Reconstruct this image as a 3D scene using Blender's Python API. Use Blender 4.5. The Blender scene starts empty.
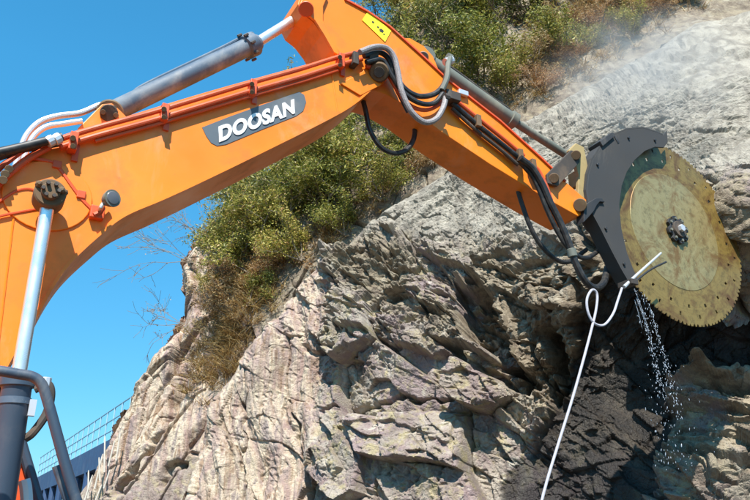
import bpy, bmesh, math, random
import numpy as np
from mathutils import Vector, Matrix
random.seed(7)
C = bpy.context.scene.collection

# ------------------------------------------------------------------ camera, light, exposure
FOC, PITCH, CAMZ = 720.0, math.radians(22), 1.6          # focal length in pixels of a 750 px wide frame
cd = bpy.data.cameras.new('camera'); cam = bpy.data.objects.new('camera', cd); C.objects.link(cam)
cam.location = (0, 0, CAMZ); cam.rotation_euler = (math.pi/2 + PITCH, 0, 0)
cd.sensor_width = 36; cd.lens = 36*FOC/750; cd.clip_end = 3000
bpy.context.scene.camera = cam
SUN = Vector((-0.06, -1.0, 1.30)).normalized()            # direction towards the sun
w = bpy.data.worlds.new("World"); bpy.context.scene.world = w; w.use_nodes = True
nt = w.node_tree; bg = nt.nodes['Background']
sky = nt.nodes.new('ShaderNodeTexSky'); sky.sky_type = 'NISHITA'; sky.sun_disc = False
sky.sun_elevation = math.asin(SUN.z); sky.sun_rotation = math.atan2(SUN.x, SUN.y)
sky.air_density = 1.0; sky.dust_density = 0.3; sky.ozone_density = 2.2
hs = nt.nodes.new('ShaderNodeHueSaturation'); hs.inputs['Saturation'].default_value = 1.12; hs.inputs['Hue'].default_value = 0.485
tcw = nt.nodes.new('ShaderNodeTexCoord'); sx = nt.nodes.new('ShaderNodeSeparateXYZ'); nt.links.new(tcw.outputs['Generated'], sx.inputs[0])
cr_ = nt.nodes.new('ShaderNodeValToRGB'); nt.links.new(sx.outputs['Z'], cr_.inputs[0]); el_ = cr_.color_ramp.elements   # clear air: the milky band at the horizon is kept blue
el_[0].position = 0.0; el_[0].color = (.34, .52, .62, 1); el_[1].position = .55; el_[1].color = (.44, 1.12, 1.28, 1)
mw = nt.nodes.new('ShaderNodeMix'); mw.data_type = 'RGBA'; mw.blend_type = 'MULTIPLY'; mw.inputs[0].default_value = 1
nt.links.new(sky.outputs[0], hs.inputs['Color']); nt.links.new(hs.outputs[0], mw.inputs[6]); nt.links.new(cr_.outputs[0], mw.inputs[7]); nt.links.new(mw.outputs[2], bg.inputs[0]); bg.inputs[1].default_value = 0.118
sl = bpy.data.lights.new('sun', 'SUN'); so = bpy.data.objects.new('sun', sl); C.objects.link(so)
sl.energy = 5.0; sl.angle = math.radians(0.5); sl.color = (1.0, 0.955, 0.88)
so.rotation_euler = SUN.to_track_quat('Z', 'Y').to_euler()
vs = bpy.context.scene.view_settings
vs.view_transform = 'Standard'; vs.look = 'None'; vs.exposure = 0.84; vs.gamma = 1

# ------------------------------------------------------------------ helpers
FW = Vector((0, math.cos(PITCH), math.sin(PITCH))); UP = Vector((0, -math.sin(PITCH), math.cos(PITCH)))
CAM = Vector((0, 0, CAMZ))
def ray(x, y): return Vector(((x-375)/FOC, 0, 0)) - UP*((y-250)/FOC) + FW
def aty(x, y, Y):                                         # point seen at (x, y) that stands Y metres ahead
    r = ray(x, y); return CAM + r*(Y/r.y)
TH = math.radians(29)
D = Vector((math.cos(TH), math.sin(TH), 0)); N = Vector((-math.sin(TH), math.cos(TH), 0)); Z = Vector((0, 0, 1))
BLADE_OFF = 0.13
HUB = CAM + ray(675, 231)*9.0
C0 = (HUB-CAM).dot(N) - BLADE_OFF                         # near side plane of the arm
def pl(x, y, off=0.0):                                    # point seen at (x, y) in the working plane of the machine, off metres behind
    r = ray(x, y); return CAM + r*((C0+off)/r.dot(N))
def pls(pts, off=0.0): return [pl(a, b, off) for a, b in pts]

def empty(name, loc, label, cat, group=None):
    o = bpy.data.objects.new(name, None); C.objects.link(o); o.location = loc
    o['label'] = label; o['category'] = cat
    if group: o['group'] = group
    o.empty_display_size = 0.2
    return o
def wloc(o):
    v = Vector((0, 0, 0))
    while o: v += Vector(o.location); o = o.parent
    return v
def mesh(name, vs_, fs, mat, parent=None, smooth=False, bevel=0.0, origin=None, angle=35):
    base = wloc(parent)
    og = Vector(origin) if origin is not None else base
    me = bpy.data.meshes.new(name)
    me.from_pydata([tuple(Vector(v)-og) for v in vs_], [], fs); me.update()
    bm = bmesh.new(); bm.from_mesh(me); bmesh.ops.recalc_face_normals(bm, faces=bm.faces); bm.to_mesh(me); bm.free()
    me.materials.append(mat)
    o = bpy.data.objects.new(name, me); C.objects.link(o); o.parent = parent; o.location = og-base
    if smooth:
        me.polygons.foreach_set('use_smooth', [True]*len(me.polygons)); me.set_sharp_from_angle(angle=math.radians(angle))
    if bevel:
        b = o.modifiers.new('bevel', 'BEVEL'); b.width = bevel; b.segments = 2; b.limit_method = 'ANGLE'; b.angle_limit = math.radians(40)
    return o
class G:                                                  # collects faces of ONE part
    def __init__(s): s.v = []; s.f = []
    def add(s, v, f):
        k = len(s.v); s.v += [Vector(a) for a in v]; s.f += [tuple(i+k for i in q) for q in f]; return s
    def prism(s, pts, vec):                               # outline extruded along vec
        n = len(pts); v = [Vector(p) for p in pts]+[Vector(p)+vec for p in pts]
        return s.add(v, [tuple(range(n)), tuple(range(2*n-1, n-1, -1))]+[(i, (i+1) % n, n+(i+1) % n, n+i) for i in range(n)])
    def box(s, c, ax, ay, az):                            # centre and three half vectors
        c = Vector(c); v = [c+ax*i+ay*j+az*k for i in (-1, 1) for j in (-1, 1) for k in (-1, 1)]
        return s.add(v, [(0, 1, 3, 2), (4, 6, 7, 5), (0, 4, 5, 1), (2, 3, 7, 6), (0, 2, 6, 4), (1, 5, 7, 3)])
    def lathe(s, p0, p1, prof, seg=24):                   # prof: (t 0..1, radius)
        p0 = Vector(p0); p1 = Vector(p1); a = (p1-p0); L = a.length; a.normalize()
        u = a.orthogonal().normalized(); q = a.cross(u); v = []; f = []
        for t, r in prof:
            for k in range(seg):
                w_ = 2*math.pi*k/seg; v.append(p0+a*L*t+(u*math.cos(w_)+q*math.sin(w_))*r)
        for i in range(len(prof)-1):
            for k in range(seg): f.append((i*seg+k, i*seg+(k+1) % seg, (i+1)*seg+(k+1) % seg, (i+1)*seg+k))
        f.append(tuple(range(seg))[::-1]); f.append(tuple(range((len(prof)-1)*seg, len(prof)*seg)))
        return s.add(v, f)
    def cyl(s, p0, p1, r, seg=20): return s.lathe(p0, p1, [(0, r*.9), (.0 + min(.1, .1*r/max((Vector(p1)-Vector(p0)).length, 1e-4)), r), (1-min(.1, .1*r/max((Vector(p1)-Vector(p0)).length, 1e-4)), r), (1, r*.9)], seg)
    def tube(s, pts, r, seg=10, sub=6, r1=None):
        pts = [Vector(p) for p in pts]; P = []
        if len(pts) == 2 or sub == 0: P = pts
        else:
            e = [pts[0]*2-pts[1]]+pts+[pts[-1]*2-pts[-2]]
            for i in range(1, len(e)-2):
                for k in range(sub):
                    t = k/sub; a, b, c, d = e[i-1:i+3]
                    P.append(.5*((2*b)+(c-a)*t+(2*a-5*b+4*c-d)*t*t+(3*b-a-3*c+d)*t**3))
            P.append(pts[-1])
        n = len(P); v = []; f = []; u = None
        for i in range(n):
            a = (P[min(i+1, n-1)]-P[max(i-1, 0)]).normalized()
            u = a.orthogonal().normalized() if u is None else (u-a*u.dot(a)).normalized()
            q = a.cross(u); rr = r if r1 is None else r+(r1-r)*i/(n-1)
            for k in range(seg):
                w_ = 2*math.pi*k/seg; v.append(P[i]+(u*math.cos(w_)+q*math.sin(w_))*rr)
        for i in range(n-1):
            for k in range(seg): f.append((i*seg+k, i*seg+(k+1) % seg, (i+1)*seg+(k+1) % seg, (i+1)*seg+k))
        f.append(tuple(range(seg))[::-1]); f.append(tuple(range((n-1)*seg, n*seg)))
        return s.add(v, f)
    def strip(s, pts, vec, th):                           # plate following a polyline, width vec, thickness th (to the outside)
        n = len(pts); pts = [Vector(p) for p in pts]; o = []
        wv = vec.normalized()
        for i in range(n):
            a = (pts[min(i+1, n-1)]-pts[max(i-1, 0)]).normalized(); o.append(pts[i]+a.cross(wv)*th)
        v = pts+o+[p+vec for p in pts]+[p+vec for p in o]; f = []
        for i in range(n-1):
            f += [(i, i+1, n+i+1, n+i), (2*n+i, 3*n+i, 3*n+i+1, 2*n+i+1), (i, 2*n+i, 2*n+i+1, i+1), (n+i, n+i+1, 3*n+i+1, 3*n+i)]
        f += [(0, n, 3*n, 2*n), (n-1, 3*n-1, 4*n-1, 2*n-1)]
        return s.add(v, f)
    def out(s, name, mat, parent=None, **k): return mesh(name, s.v, s.f, mat, parent, **k)

# ------------------------------------------------------------------ materials
def mat(name):
    m = bpy.data.materials.new(name); m.use_nodes = True
    return m, m.node_tree, m.node_tree.nodes['Principled BSDF']
def nd(t, kind, **kw):
    n = t.nodes.new(kind)
    for k, v in kw.items():
        if k in n.inputs: n.inputs[k].default_value = v
        else: setattr(n, k, v)
    return n
def ramp(t, src, stops):
    r = t.nodes.new('ShaderNodeValToRGB'); e = r.color_ramp.elements
    while len(e) < len(stops): e.new(0.5)
    for el, (p, c) in zip(e, stops): el.position = p; el.color = (c, c, c, 1) if isinstance(c, (int, float)) else (*c, 1)
    t.links.new(src, r.inputs[0]); return r.outputs[0]
def mix(t, f, a, b, mode='MIX'):
    m = t.nodes.new('ShaderNodeMix'); m.data_type = 'RGBA'; m.blend_type = mode
    for s, i in ((f, 0), (a, 6), (b, 7)):
        if hasattr(s, 'links'): t.links.new(s, m.inputs[i])
        elif i == 0: m.inputs[0].default_value = s
        else: m.inputs[i].default_value = (*s, 1)
    return m.outputs[2]
def obc(t): return t.nodes.new('ShaderNodeTexCoord').outputs['Object']
def noise(t, co, scale, detail=6, rough=.6, vec_scale=None, dist=0):
    if vec_scale:
        mp = t.nodes.new('ShaderNodeMapping'); mp.inputs['Scale'].default_value = vec_scale; t.links.new(co, mp.inputs[0]); co = mp.outputs[0]
    n = nd(t, 'ShaderNodeTexNoise', Scale=scale, Detail=detail, Roughness=rough, Distortion=dist); t.links.new(co, n.inputs['Vector']); return n.outputs['Fac']
def bump(t, b, h, strength, dist):
    n = nd(t, 'ShaderNodeBump', Strength=strength, Distance=dist); t.links.new(h, n.inputs['Height'])
    t.links.new(n.outputs[0], b.inputs['Normal']); return n

def paint(name, col, dirt=(.22, .13, .07), amount=.5, rough=.38, fade=None):
    m, t, b = mat(name); co = obc(t)
    n1 = noise(t, co, 2.2, 8, .65); n2 = noise(t, co, 26, 6, .7); n3 = noise(t, co, .9, 3, .5)
    c = mix(t, ramp(t, n3, [(.35, 0.), (.7, .55)]), col, fade or tuple(min(1, x*1.12+.015) for x in col))
    c = mix(t, ramp(t, n1, [(.52, 0.), (.78, amount)]), c, dirt)
    c = mix(t, ramp(t, n2, [(.66, 0.), (.72, amount)]), c, dirt)
    sc_n = noise(t, co, 7, 6, .7, (1, 1, 6), 2.0); dust = noise(t, co, 1.6, 7, .7, (1, 1, .5), .5)
    c = mix(t, ramp(t, sc_n, [(.70, 0.), (.73, amount*.9)]), c, tuple(min(1, x*.35+.03) for x in dirt))
    c = mix(t, ramp(t, dust, [(.56, 0.), (.74, .38*amount)]), c, (.62, .52, .40))
    t.links.new(c, b.inputs['Base Color'])
    r = ramp(t, n1, [(.3, rough), (.75, rough+.3)]); t.links.new(r, b.inputs['Roughness'])
    bump(t, b, n2, .12, .004); return m
ORANGE = paint('orange_paint', (.84, .188, .002), (.26, .08, .02), .60, .36, (.92, .275, .008))
ORANGE2 = paint('orange_pipe_paint', (.62, .075, .010), (.18, .05, .03), .6, .4)
GUARDM = paint('grey_guard_paint', (.034, .033, .033), (.08, .07, .055), .3, .7)
BLACKP = paint('black_paint', (.018, .018, .02), (.08, .07, .06), .4, .45)
STEELB = paint('worn_blue_grey_steel', (.06, .095, .14), (.27, .29, .30), .8, .5)
BARREL2 = paint('dark_blue_grey_paint', (.035, .055, .085), (.13, .13, .13), .6, .35)
OLIVE = paint('dusty_olive_steel', (.12, .125, .10), (.30, .26, .18), .8, .5)
RUST = paint('rusty_dirty_steel', (.13, .075, .035), (.30, .22, .12), .9, .7)
GREASE = paint('greasy_dark_steel', (.045, .035, .028), (.20, .13, .08), .8, .6)
TANK = paint('yellow_rust_link', (.33, .24, .10), (.12, .07, .04), .8, .6)
DECAL = paint('grey_decal', (.085, .105, .125), (.11, .12, .13), .3, .4)
WHITE = paint('white_vinyl', (.80, .80, .80), (.7, .68, .62), .15, .4)
YELLOW = paint('yellow_vinyl', (.88, .76, .012), (.6, .5, .05), .2, .4)
m, t, b = mat('chrome'); b.inputs['Metallic'].default_value = .7; b.inputs['Base Color'].default_value = (.82, .80, .78, 1)
t.links.new(ramp(t, noise(t, obc(t), 9, 5, .6), [(.3, .22), (.8, .45)]), b.inputs['Roughness']); CHROME = m
m, t, b = mat('rubber'); b.inputs['Roughness'].default_value = .5
t.links.new(mix(t, ramp(t, noise(t, obc(t), 14, 5), [(.45, 0.), (.75, .6)]), (.012, .012, .013), (.09, .075, .06)), b.inputs['Base Color']); RUBBER = m
m, t, b = mat('braided_grey_sleeve'); b.inputs['Roughness'].default_value = .45
wv = nd(t, 'ShaderNodeTexNoise', Scale=90., Detail=3.); t.links.new(obc(t), wv.inputs['Vector'])
t.links.new(mix(t, ramp(t, wv.outputs['Fac'], [(.35, 0.), (.65, 1.)]), (.20, .175, .17), (.34, .30, .29)), b.inputs['Base Color']); bump(t, b, wv.outputs['Fac'], .4, .004); SLEEVE = m
m, t, b = mat('pale_tube'); b.inputs['Roughness'].default_value = .3; b.inputs['Metallic'].default_value = .4
b.inputs['Base Color'].default_value = (.62, .62, .64, 1); PALE = m
m, t, b = mat('white_rope'); b.inputs['Roughness'].default_value = .8
t.links.new(mix(t, noise(t, obc(t), 60, 3), (.26, .25, .29), (.52, .51, .55)), b.inputs['Base Color']); ROPE = m
m, t, b = mat('lamp_glass'); b.inputs['Roughness'].default_value = .25; b.inputs['Base Color'].default_value = (.12, .12, .13, 1); LAMPG = m
m, t, b = mat('window_glass'); b.inputs['Roughness'].default_value = .05; b.inputs['Base Color'].default_value = (.03, .04, .05, 1); GLASS = m
m, t, b = mat('water'); b.inputs['Roughness'].default_value = .03; b.inputs['Transmission Weight'].default_value = 1; b.inputs['IOR'].default_value = 1.33; b.inputs['Base Color'].default_value = (.95, .98, 1, 1); WATER = m

# blade: mud film in rings round the hub
def blade_mat(name, c1, c2, c3, metal, rough):
    m, t, b = mat(name); co = obc(t)
    le = nd(t, 'ShaderNodeVectorMath', operation='LENGTH'); t.links.new(co, le.inputs[0])
    n0 = noise(t, co, 2.6, 5, .6)
    ad = nd(t, 'ShaderNodeMath', operation='MULTIPLY_ADD'); t.links.new(n0, ad.inputs[0]); ad.inputs[1].default_value = .12; t.links.new(le.outputs['Value'], ad.inputs[2])
    cx = nd(t, 'ShaderNodeCombineXYZ'); t.links.new(ad.outputs[0], cx.inputs[0])
    rings = noise(t, cx.outputs[0], 13, 5, .8); blot = noise(t, co, 2.6, 9, .72, None, .8)
    c = mix(t, ramp(t, rings, [(.3, 0.), (.7, 1.)]), c1, c2); c = mix(t, ramp(t, noise(t, co, 11, 8, .75), [(.5, 0.), (.62, .6)]), c, tuple(x*.45 for x in c1))
    c = mix(t, ramp(t, blot, [(.46, 0.), (.60, .85)]), c, c3)
    t.links.new(c, b.inputs['Base Color']); b.inputs['Metallic'].default_value = metal
    t.links.new(ramp(t, blot, [(.3, rough-.12), (.7, rough+.15)]), b.inputs['Roughness']); bump(t, b, rings, .15, .004); return m
BLADEM = blade_mat('muddy_blade_steel', (.20, .125, .03), (.32, .215, .06), (.11, .045, .015), .3, .36)
BLADEI = blade_mat('pale_muddy_plate', (.31, .23, .09), (.42, .33, .155), (.19, .095, .03), .4, .34)

# ------------------------------------------------------------------ noise for the rock
rng = np.random.default_rng(11)
TAB = rng.random((256, 256)).astype(np.float32)*2-1
def vnoise(x, y, seed=0):
    xi = np.floor(x).astype(int); yi = np.floor(y).astype(int); fx = x-xi; fy = y-yi
    fx = fx*fx*fx*(fx*(fx*6-15)+10); fy = fy*fy*fy*(fy*(fy*6-15)+10); s = seed*37
    g = lambda a, b: TAB[(a+s) % 256, (b+s*3) % 256]
    return (g(xi, yi)*(1-fx)+g(xi+1, yi)*fx)*(1-fy)+(g(xi, yi+1)*(1-fx)+g(xi+1, yi+1)*fx)*fy
def fbm(x, y, o=5, seed=0, gain=.5):
    r = 0; a = 1; c, s = math.cos(.7), math.sin(.7)
    for k in range(o):
        r = r+a*vnoise(x, y, seed+k); x, y = (x*c-y*s)*2.03+5.3, (x*s+y*c)*2.03+1.7; a *= gain
    return r
def facets(x, y, seed=0, tilt=.5):
    """broken-rock facets: each Voronoi cell is a tilted plane; returns height and distance to the nearest joint"""
    R = np.random.default_rng(100+seed); T = R.random((64, 64, 5)).astype(np.float32)
    xi = np.floor(x).astype(int); yi = np.floor(y).astype(int)
    b1 = np.full(x.shape, 9., np.float32); b2 = b1.copy(); h = np.zeros(x.shape, np.float32)
    for i in (-1, 0, 1):
        for j in (-1, 0, 1):
            q = T[(xi+i) % 64, (yi+j) % 64]; dx = x-(xi+i+q[..., 0]); dy = y-(yi+j+q[..., 1])
            d = np.sqrt(dx*dx+dy*dy); hh = (q[..., 2]-.5)+((q[..., 3]-.5)*dx+(q[..., 4]-.5)*dy)*2*tilt
            c = d < b1; b2 = np.where(c, b1, np.minimum(b2, d)); h = np.where(c, hh, h); b1 = np.where(c, d, b1)
    return h, b2-b1
def rot(x, y, deg, sx, sy):
    a = math.radians(deg); return (x*math.cos(a)+y*math.sin(a))*sx, (-x*math.sin(a)+y*math.cos(a))*sy
def sstep(a, b, x): t_ = np.clip((x-a)/(b-a), 0, 1); return t_*t_*(3-2*t_)

# ------------------------------------------------------------------ rock surfaces
def rbf(ctrl):
    P = np.array([tuple(aty(*c)) for c in ctrl]); X = P[:, [0, 2]]; Y = P[:, 1]; n = len(X)
    def K(A, B):
        d2 = ((A[:, None, :]-B[None, :, :])**2).sum(-1); return .5*d2*np.log(d2+1e-9)
    A = np.zeros((n+3, n+3)); A[:n, :n] = K(X, X)+np.eye(n)*.02; A[:n, n] = 1; A[:n, n+1:] = X; A[n, :n] = 1; A[n+1:, :n] = X.T
    s = np.linalg.solve(A, np.r_[Y, 0, 0, 0])
    def F(x, z):
        q = np.stack([np.ravel(x), np.ravel(z)], 1); r = np.empty(len(q))
        for k in range(0, len(q), 40000):
            a = q[k:k+40000]; r[k:k+40000] = K(a, X)@s[:n]+s[n]+a@s[n+1:]
        return r.reshape(np.shape(x))
    return F
def hit(F, px, py):                                       # where the sight line meets the surface
    y = 13.
    for k in range(40):
        p = aty(px, py, y); y = .5*y+.5*float(F(np.array([p.x]), np.array([p.z]))[0])
    return aty(px, py, y)
def axis_(a, b, lo, hi, step, grow):                      # fine inside a..b, coarser outside
    v = list(np.arange(a, b, step)); s = step
    while v[-1] < hi: s *= grow; v.append(v[-1]+s)
    s = step; u = []
    x = a
    while x > lo: s *= grow; x -= s; u.append(x)
    return np.array(u[::-1]+v)
def segdist(x, z, poly):
    best = np.full(x.shape, 1e9)
    for (a, b), (c, d) in zip(poly[:-1], poly[1:]):
        vx, vz = c-a, d-b; L = vx*vx+vz*vz; t_ = np.clip(((x-a)*vx+(z-b)*vz)/L, 0, 1)
        best = np.minimum(best, np.hypot(x-a-t_*vx, z-b-t_*vz))
    return best
def inside(x, z, poly):
    r = np.zeros(x.shape, bool); n = len(poly)
    for i in range(n):
        (x1, z1), (x2, z2) = poly[i], poly[(i+1) % n]
        if z1 == z2: continue
        c = ((z1 > z) != (z2 > z)) & (x < (x2-x1)*(z-z1)/(z2-z1)+x1); r ^= c
    return r
def rock(name, F, edge_px, close, xr, zr, full, step, roll, disp, material, rim=0.12):
    E = [hit(F, *p) for p in edge_px]; E = [(p.x, p.z) for p in E]
    poly = E+close
    xs = axis_(*xr, *full[0], step, 1.06); zs = axis_(*zr, *full[1], step, 1.06)
    X, Zz = np.meshgrid(xs, zs)
    wob = fbm(X*1.6, Zz*1.6, 5, 3)*rim
    wob2 = fbm(X*1.6+40, Zz*1.6, 5, 4)*rim
    ins = inside(X+wob, Zz+wob2, poly); dd = segdist(X+fbm(X*.8, Zz*.8, 2, 3)*rim, Zz+fbm(X*.8+40, Zz*.8, 2, 4)*rim, E)
    Y = F(X, Zz)
    tt = np.clip(1-dd/roll, 0, 1); Y = Y+roll*1.3*tt**2.6
    gx = np.gradient(Y, axis=1)/np.gradient(X, axis=1); gz = np.gradient(Y, axis=0)/np.gradient(Zz, axis=0)
    for _ in range(2): gx = (gx+np.roll(gx, 1, 0)+np.roll(gx, -1, 0)+np.roll(gx, 1, 1)+np.roll(gx, -1, 1))/5; gz = (gz+np.roll(gz, 1, 0)+np.roll(gz, -1, 0)+np.roll(gz, 1, 1)+np.roll(gz, -1, 1))/5
    gx = np.clip(gx, -1.6, 1.6); gz = np.clip(gz, -1.6, 1.6)
    L = np.sqrt(1+gx*gx+gz*gz); nx, ny, nz = gx/L, -1/L, gz/L
    h, zone = disp(X, Zz, Y)
    h = (9*h+np.roll(h, 1, 0)+np.roll(h, -1, 0)+np.roll(h, 1, 1)+np.roll(h, -1, 1))/13
    h = h*(.25+.75*sstep(0, .45, dd))
    PX, PY, PZ = X+nx*h, Y+ny*h, Zz+nz*h
    ny_, nx_ = X.shape
    idx = np.arange(ny_*nx_).reshape(ny_, nx_)
    q = ins[:-1, :-1] & ins[1:, :-1] & ins[:-1, 1:] & ins[1:, 1:]
    f = np.stack([idx[:-1, :-1][q], idx[:-1, 1:][q], idx[1:, 1:][q], idx[1:, :-1][q]], 1)
    V = np.stack([PX.ravel(), PY.ravel(), PZ.ravel()], 1)
    # skirt that carries the rim back into the hill
    e = np.concatenate([f[:, [0, 1]], f[:, [1, 2]], f[:, [2, 3]], f[:, [3, 0]]]); key = np.sort(e, 1); kk = key[:, 0].astype(np.int64)*len(V)+key[:, 1]
    u, inv, cnt = np.unique(kk, return_inverse=True, return_counts=True); be = e[cnt[inv] == 1]
    bv = np.unique(be); mp = -np.ones(len(V), int); mp[bv] = len(V)+np.arange(len(bv)); back = V[bv]+np.array([.25, 3.0, -.5])
    sk = np.stack([be[:, 1], be[:, 0], mp[be[:, 0]], mp[be[:, 1]]], 1)
    V = np.concatenate([V, back]); f = np.concatenate([f, sk]); zone = np.concatenate([zone.reshape(-1, 4), zone.reshape(-1, 4)[bv]])
    used = np.unique(f); mp = np.zeros(len(V), int); mp[used] = np.arange(len(used)); V = V[used]; f = mp[f]; zone = zone[used]
    me = bpy.data.meshes.new(name); me.vertices.add(len(V)); me.vertices.foreach_set('co', V.astype(np.float32).ravel())
    me.loops.add(len(f)*4); me.loops.foreach_set('vertex_index', f.astype(np.int32).ravel())
    me.polygons.add(len(f)); me.polygons.foreach_set('loop_start', np.arange(0, len(f)*4, 4, dtype=np.int32))
    me.update(calc_edges=True); me.validate()
    at = me.color_attributes.new('zone', 'FLOAT_COLOR', 'POINT'); at.data.foreach_set('color', zone.astype(np.float32).ravel())
    me.polygons.foreach_set('use_smooth', np.zeros(len(me.polygons), bool))
    me.materials.append(material)
    o = bpy.data.objects.new(name, me); C.objects.link(o); o['kind'] = 'structure'
    def surf(px, py):                                     # actual point of the displaced surface near a sight line
        p = hit(F, px, py); i = int(np.searchsorted(zs, p.z)); j = int(np.searchsorted(xs, p.x))
        i = min(max(i, 0), ny_-1); j = min(max(j, 0), nx_-1); return Vector((PX[i, j], PY[i, j], PZ[i, j])), Vector((nx[i, j], ny[i, j], nz[i, j]))
    return o, surf

def rock_mat(name, bright=1.0):
    m, t, b = mat(name); co = obc(t)
    at = nd(t, 'ShaderNodeVertexColor'); at.layer_name = 'zone'
    sp = nd(t, 'ShaderNodeSeparateColor'); t.links.new(at.outputs[0], sp.inputs[0]); cream, wet_shade, brown = sp.outputs[0], sp.outputs[1], sp.outputs[2]; pale = at.outputs['Alpha']
    big = noise(t, co, .9, 8, .62, None, .6); mid = noise(t, co, 4.5, 8, .65, None, .4); fine = noise(t, co, 30, 6, .7)
    strat = noise(t, co, 3.0, 7, .65, (1.0, 1.0, .25), 1.0)
    k = bright
    S = lambda r, g, bl: (r*k, g*k, bl*k)
    patch = noise(t, co, 1.3, 5, .55, (1, 1, 1), .8); patch2 = noise(t, co, 1.9, 7, .65, (1.4, 1.4, .7), 1.2)
    vert = noise(t, co, 3.2, 7, .62, (1.0, 1.0, .16), .7); vert2 = noise(t, co, 6.5, 6, .6, (1.0, 1.0, .12), .5)
    c = mix(t, ramp(t, big, [(.40, 0.), (.60, 1.)]), S(.215, .165, .145), S(.36, .31, .25))
    c = mix(t, ramp(t, patch, [(.46, 0.), (.58, .85)]), c, S(.26, .19, .185))
    c = mix(t, ramp(t, patch2, [(.54, 0.), (.64, .9)]), c, S(.46, .415, .34))
    c = mix(t, ramp(t, mid, [(.50, 0.), (.64, .8)]), c, S(.36, .30, .155))
    c = mix(t, ramp(t, strat, [(.57, 0.), (.66, .8)]), c, S(.13, .10, .085))
    br = mix(t, ramp(t, mid, [(.38, 0.), (.6, 1.)]), S(.125, .092, .062), S(.29, .235, .16))
    br = mix(t, ramp(t, patch2, [(.54, 0.), (.64, .7)]), br, S(.38, .33, .25))
    c = mix(t, brown, c, br)
    cr = mix(t, ramp(t, vert, [(.42, 0.), (.56, 1.)]), S(.36, .245, .205), S(.58, .465, .34))
    cr = mix(t, ramp(t, vert2, [(.52, 0.), (.60, .9)]), cr, S(.27, .165, .095))
    cr = mix(t, ramp(t, vert2, [(.37, .85), (.45, 0.)]), cr, S(.23, .175, .165))
    cr = mix(t, ramp(t, mid, [(.56, 0.), (.7, .7)]), cr, S(.60, .52, .40))
    c = mix(t, cream, c, cr)
    pa = mix(t, ramp(t, strat, [(.40, 0.), (.60, 1.)]), S(.20, .175, .14), S(.37, .33, .265))
    pa = mix(t, ramp(t, mid, [(.56, 0.), (.68, .6)]), pa, S(.17, .14, .11))
    c = mix(t, pale, c, pa)
    c = mix(t, ramp(t, fine, [(.57, 0.), (.70, .7)]), c, S(.09, .068, .05))
    c = mix(t, ramp(t, fine, [(.28, .4), (.40, 0.)]), c, S(.52, .47, .39))
    dk = mix(t, 1.0, c, (.085, .078, .078), 'MULTIPLY')  # slurry-wet rock tone, deepened to include painted shadow under the saw
    c = mix(t, wet_shade, c, dk)
    t.links.new(c, b.inputs['Base Color'])
    t.links.new(ramp(t, wet_shade, [(0, .9), (1, .5)]), b.inputs['Roughness'])
    vo = nd(t, 'ShaderNodeTexVoronoi', Scale=17.); vo.feature = 'DISTANCE_TO_EDGE'; t.links.new(co, vo.inputs['Vector'])
    ad = nd(t, 'ShaderNodeMath', operation='ADD'); t.links.new(ramp(t, vo.outputs['Distance'], [(0, 0.), (.12, .35)]), ad.inputs[0]); t.links.new(fine, ad.inputs[1])
    gr = noise(t, co, 75, 5, .75); a2 = nd(t, 'ShaderNodeMath', operation='MULTIPLY_ADD'); t.links.new(gr, a2.inputs[0]); a2.inputs[1].default_value = .55; t.links.new(ad.outputs[0], a2.inputs[2])
    bump(t, b, a2.outputs[0], .62, .035); return m
ROCKM = rock_mat('weathered_rock'); HILLM = rock_mat('hill_rock_and_soil', .95)

def crack(X, Zz, F, pts, width, depth, seed):
    P = [hit(F, *p) for p in pts]; P = [(p.x, p.z) for p in P]
    wx = X+.10*fbm(X*2.2, Zz*2.2, 4, seed); wz = Zz+.10*fbm(X*2.2, Zz*2.2, 4, seed+7)
    d = segdist(wx, wz, P); w_ = width*(1+.6*fbm(X*1.5, Zz*1.5, 2, seed+3))
    return -depth*np.exp(-(d/np.maximum(w_, .015))**2)
def ledge(X, Zz, F, pts, amp, fall, seed):                # the rock above the line stands proud and overhangs
    P = [hit(F, *p) for p in pts]; xs = np.array([p.x for p in P]); zs = np.array([p.z for p in P]); o = np.argsort(xs); xs = xs[o]; zs = zs[o]
    zl = np.interp(X, xs, zs)+.12*fbm(X*2, X*0+seed, 4, seed); d = segdist(X, Zz, list(zip(xs, zs)))
    return amp*sstep(-.03, .03, Zz-zl)*np.exp(-(d/fall)**2)*((X > xs[0]-.1) & (X < xs[-1]+.1))
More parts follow.
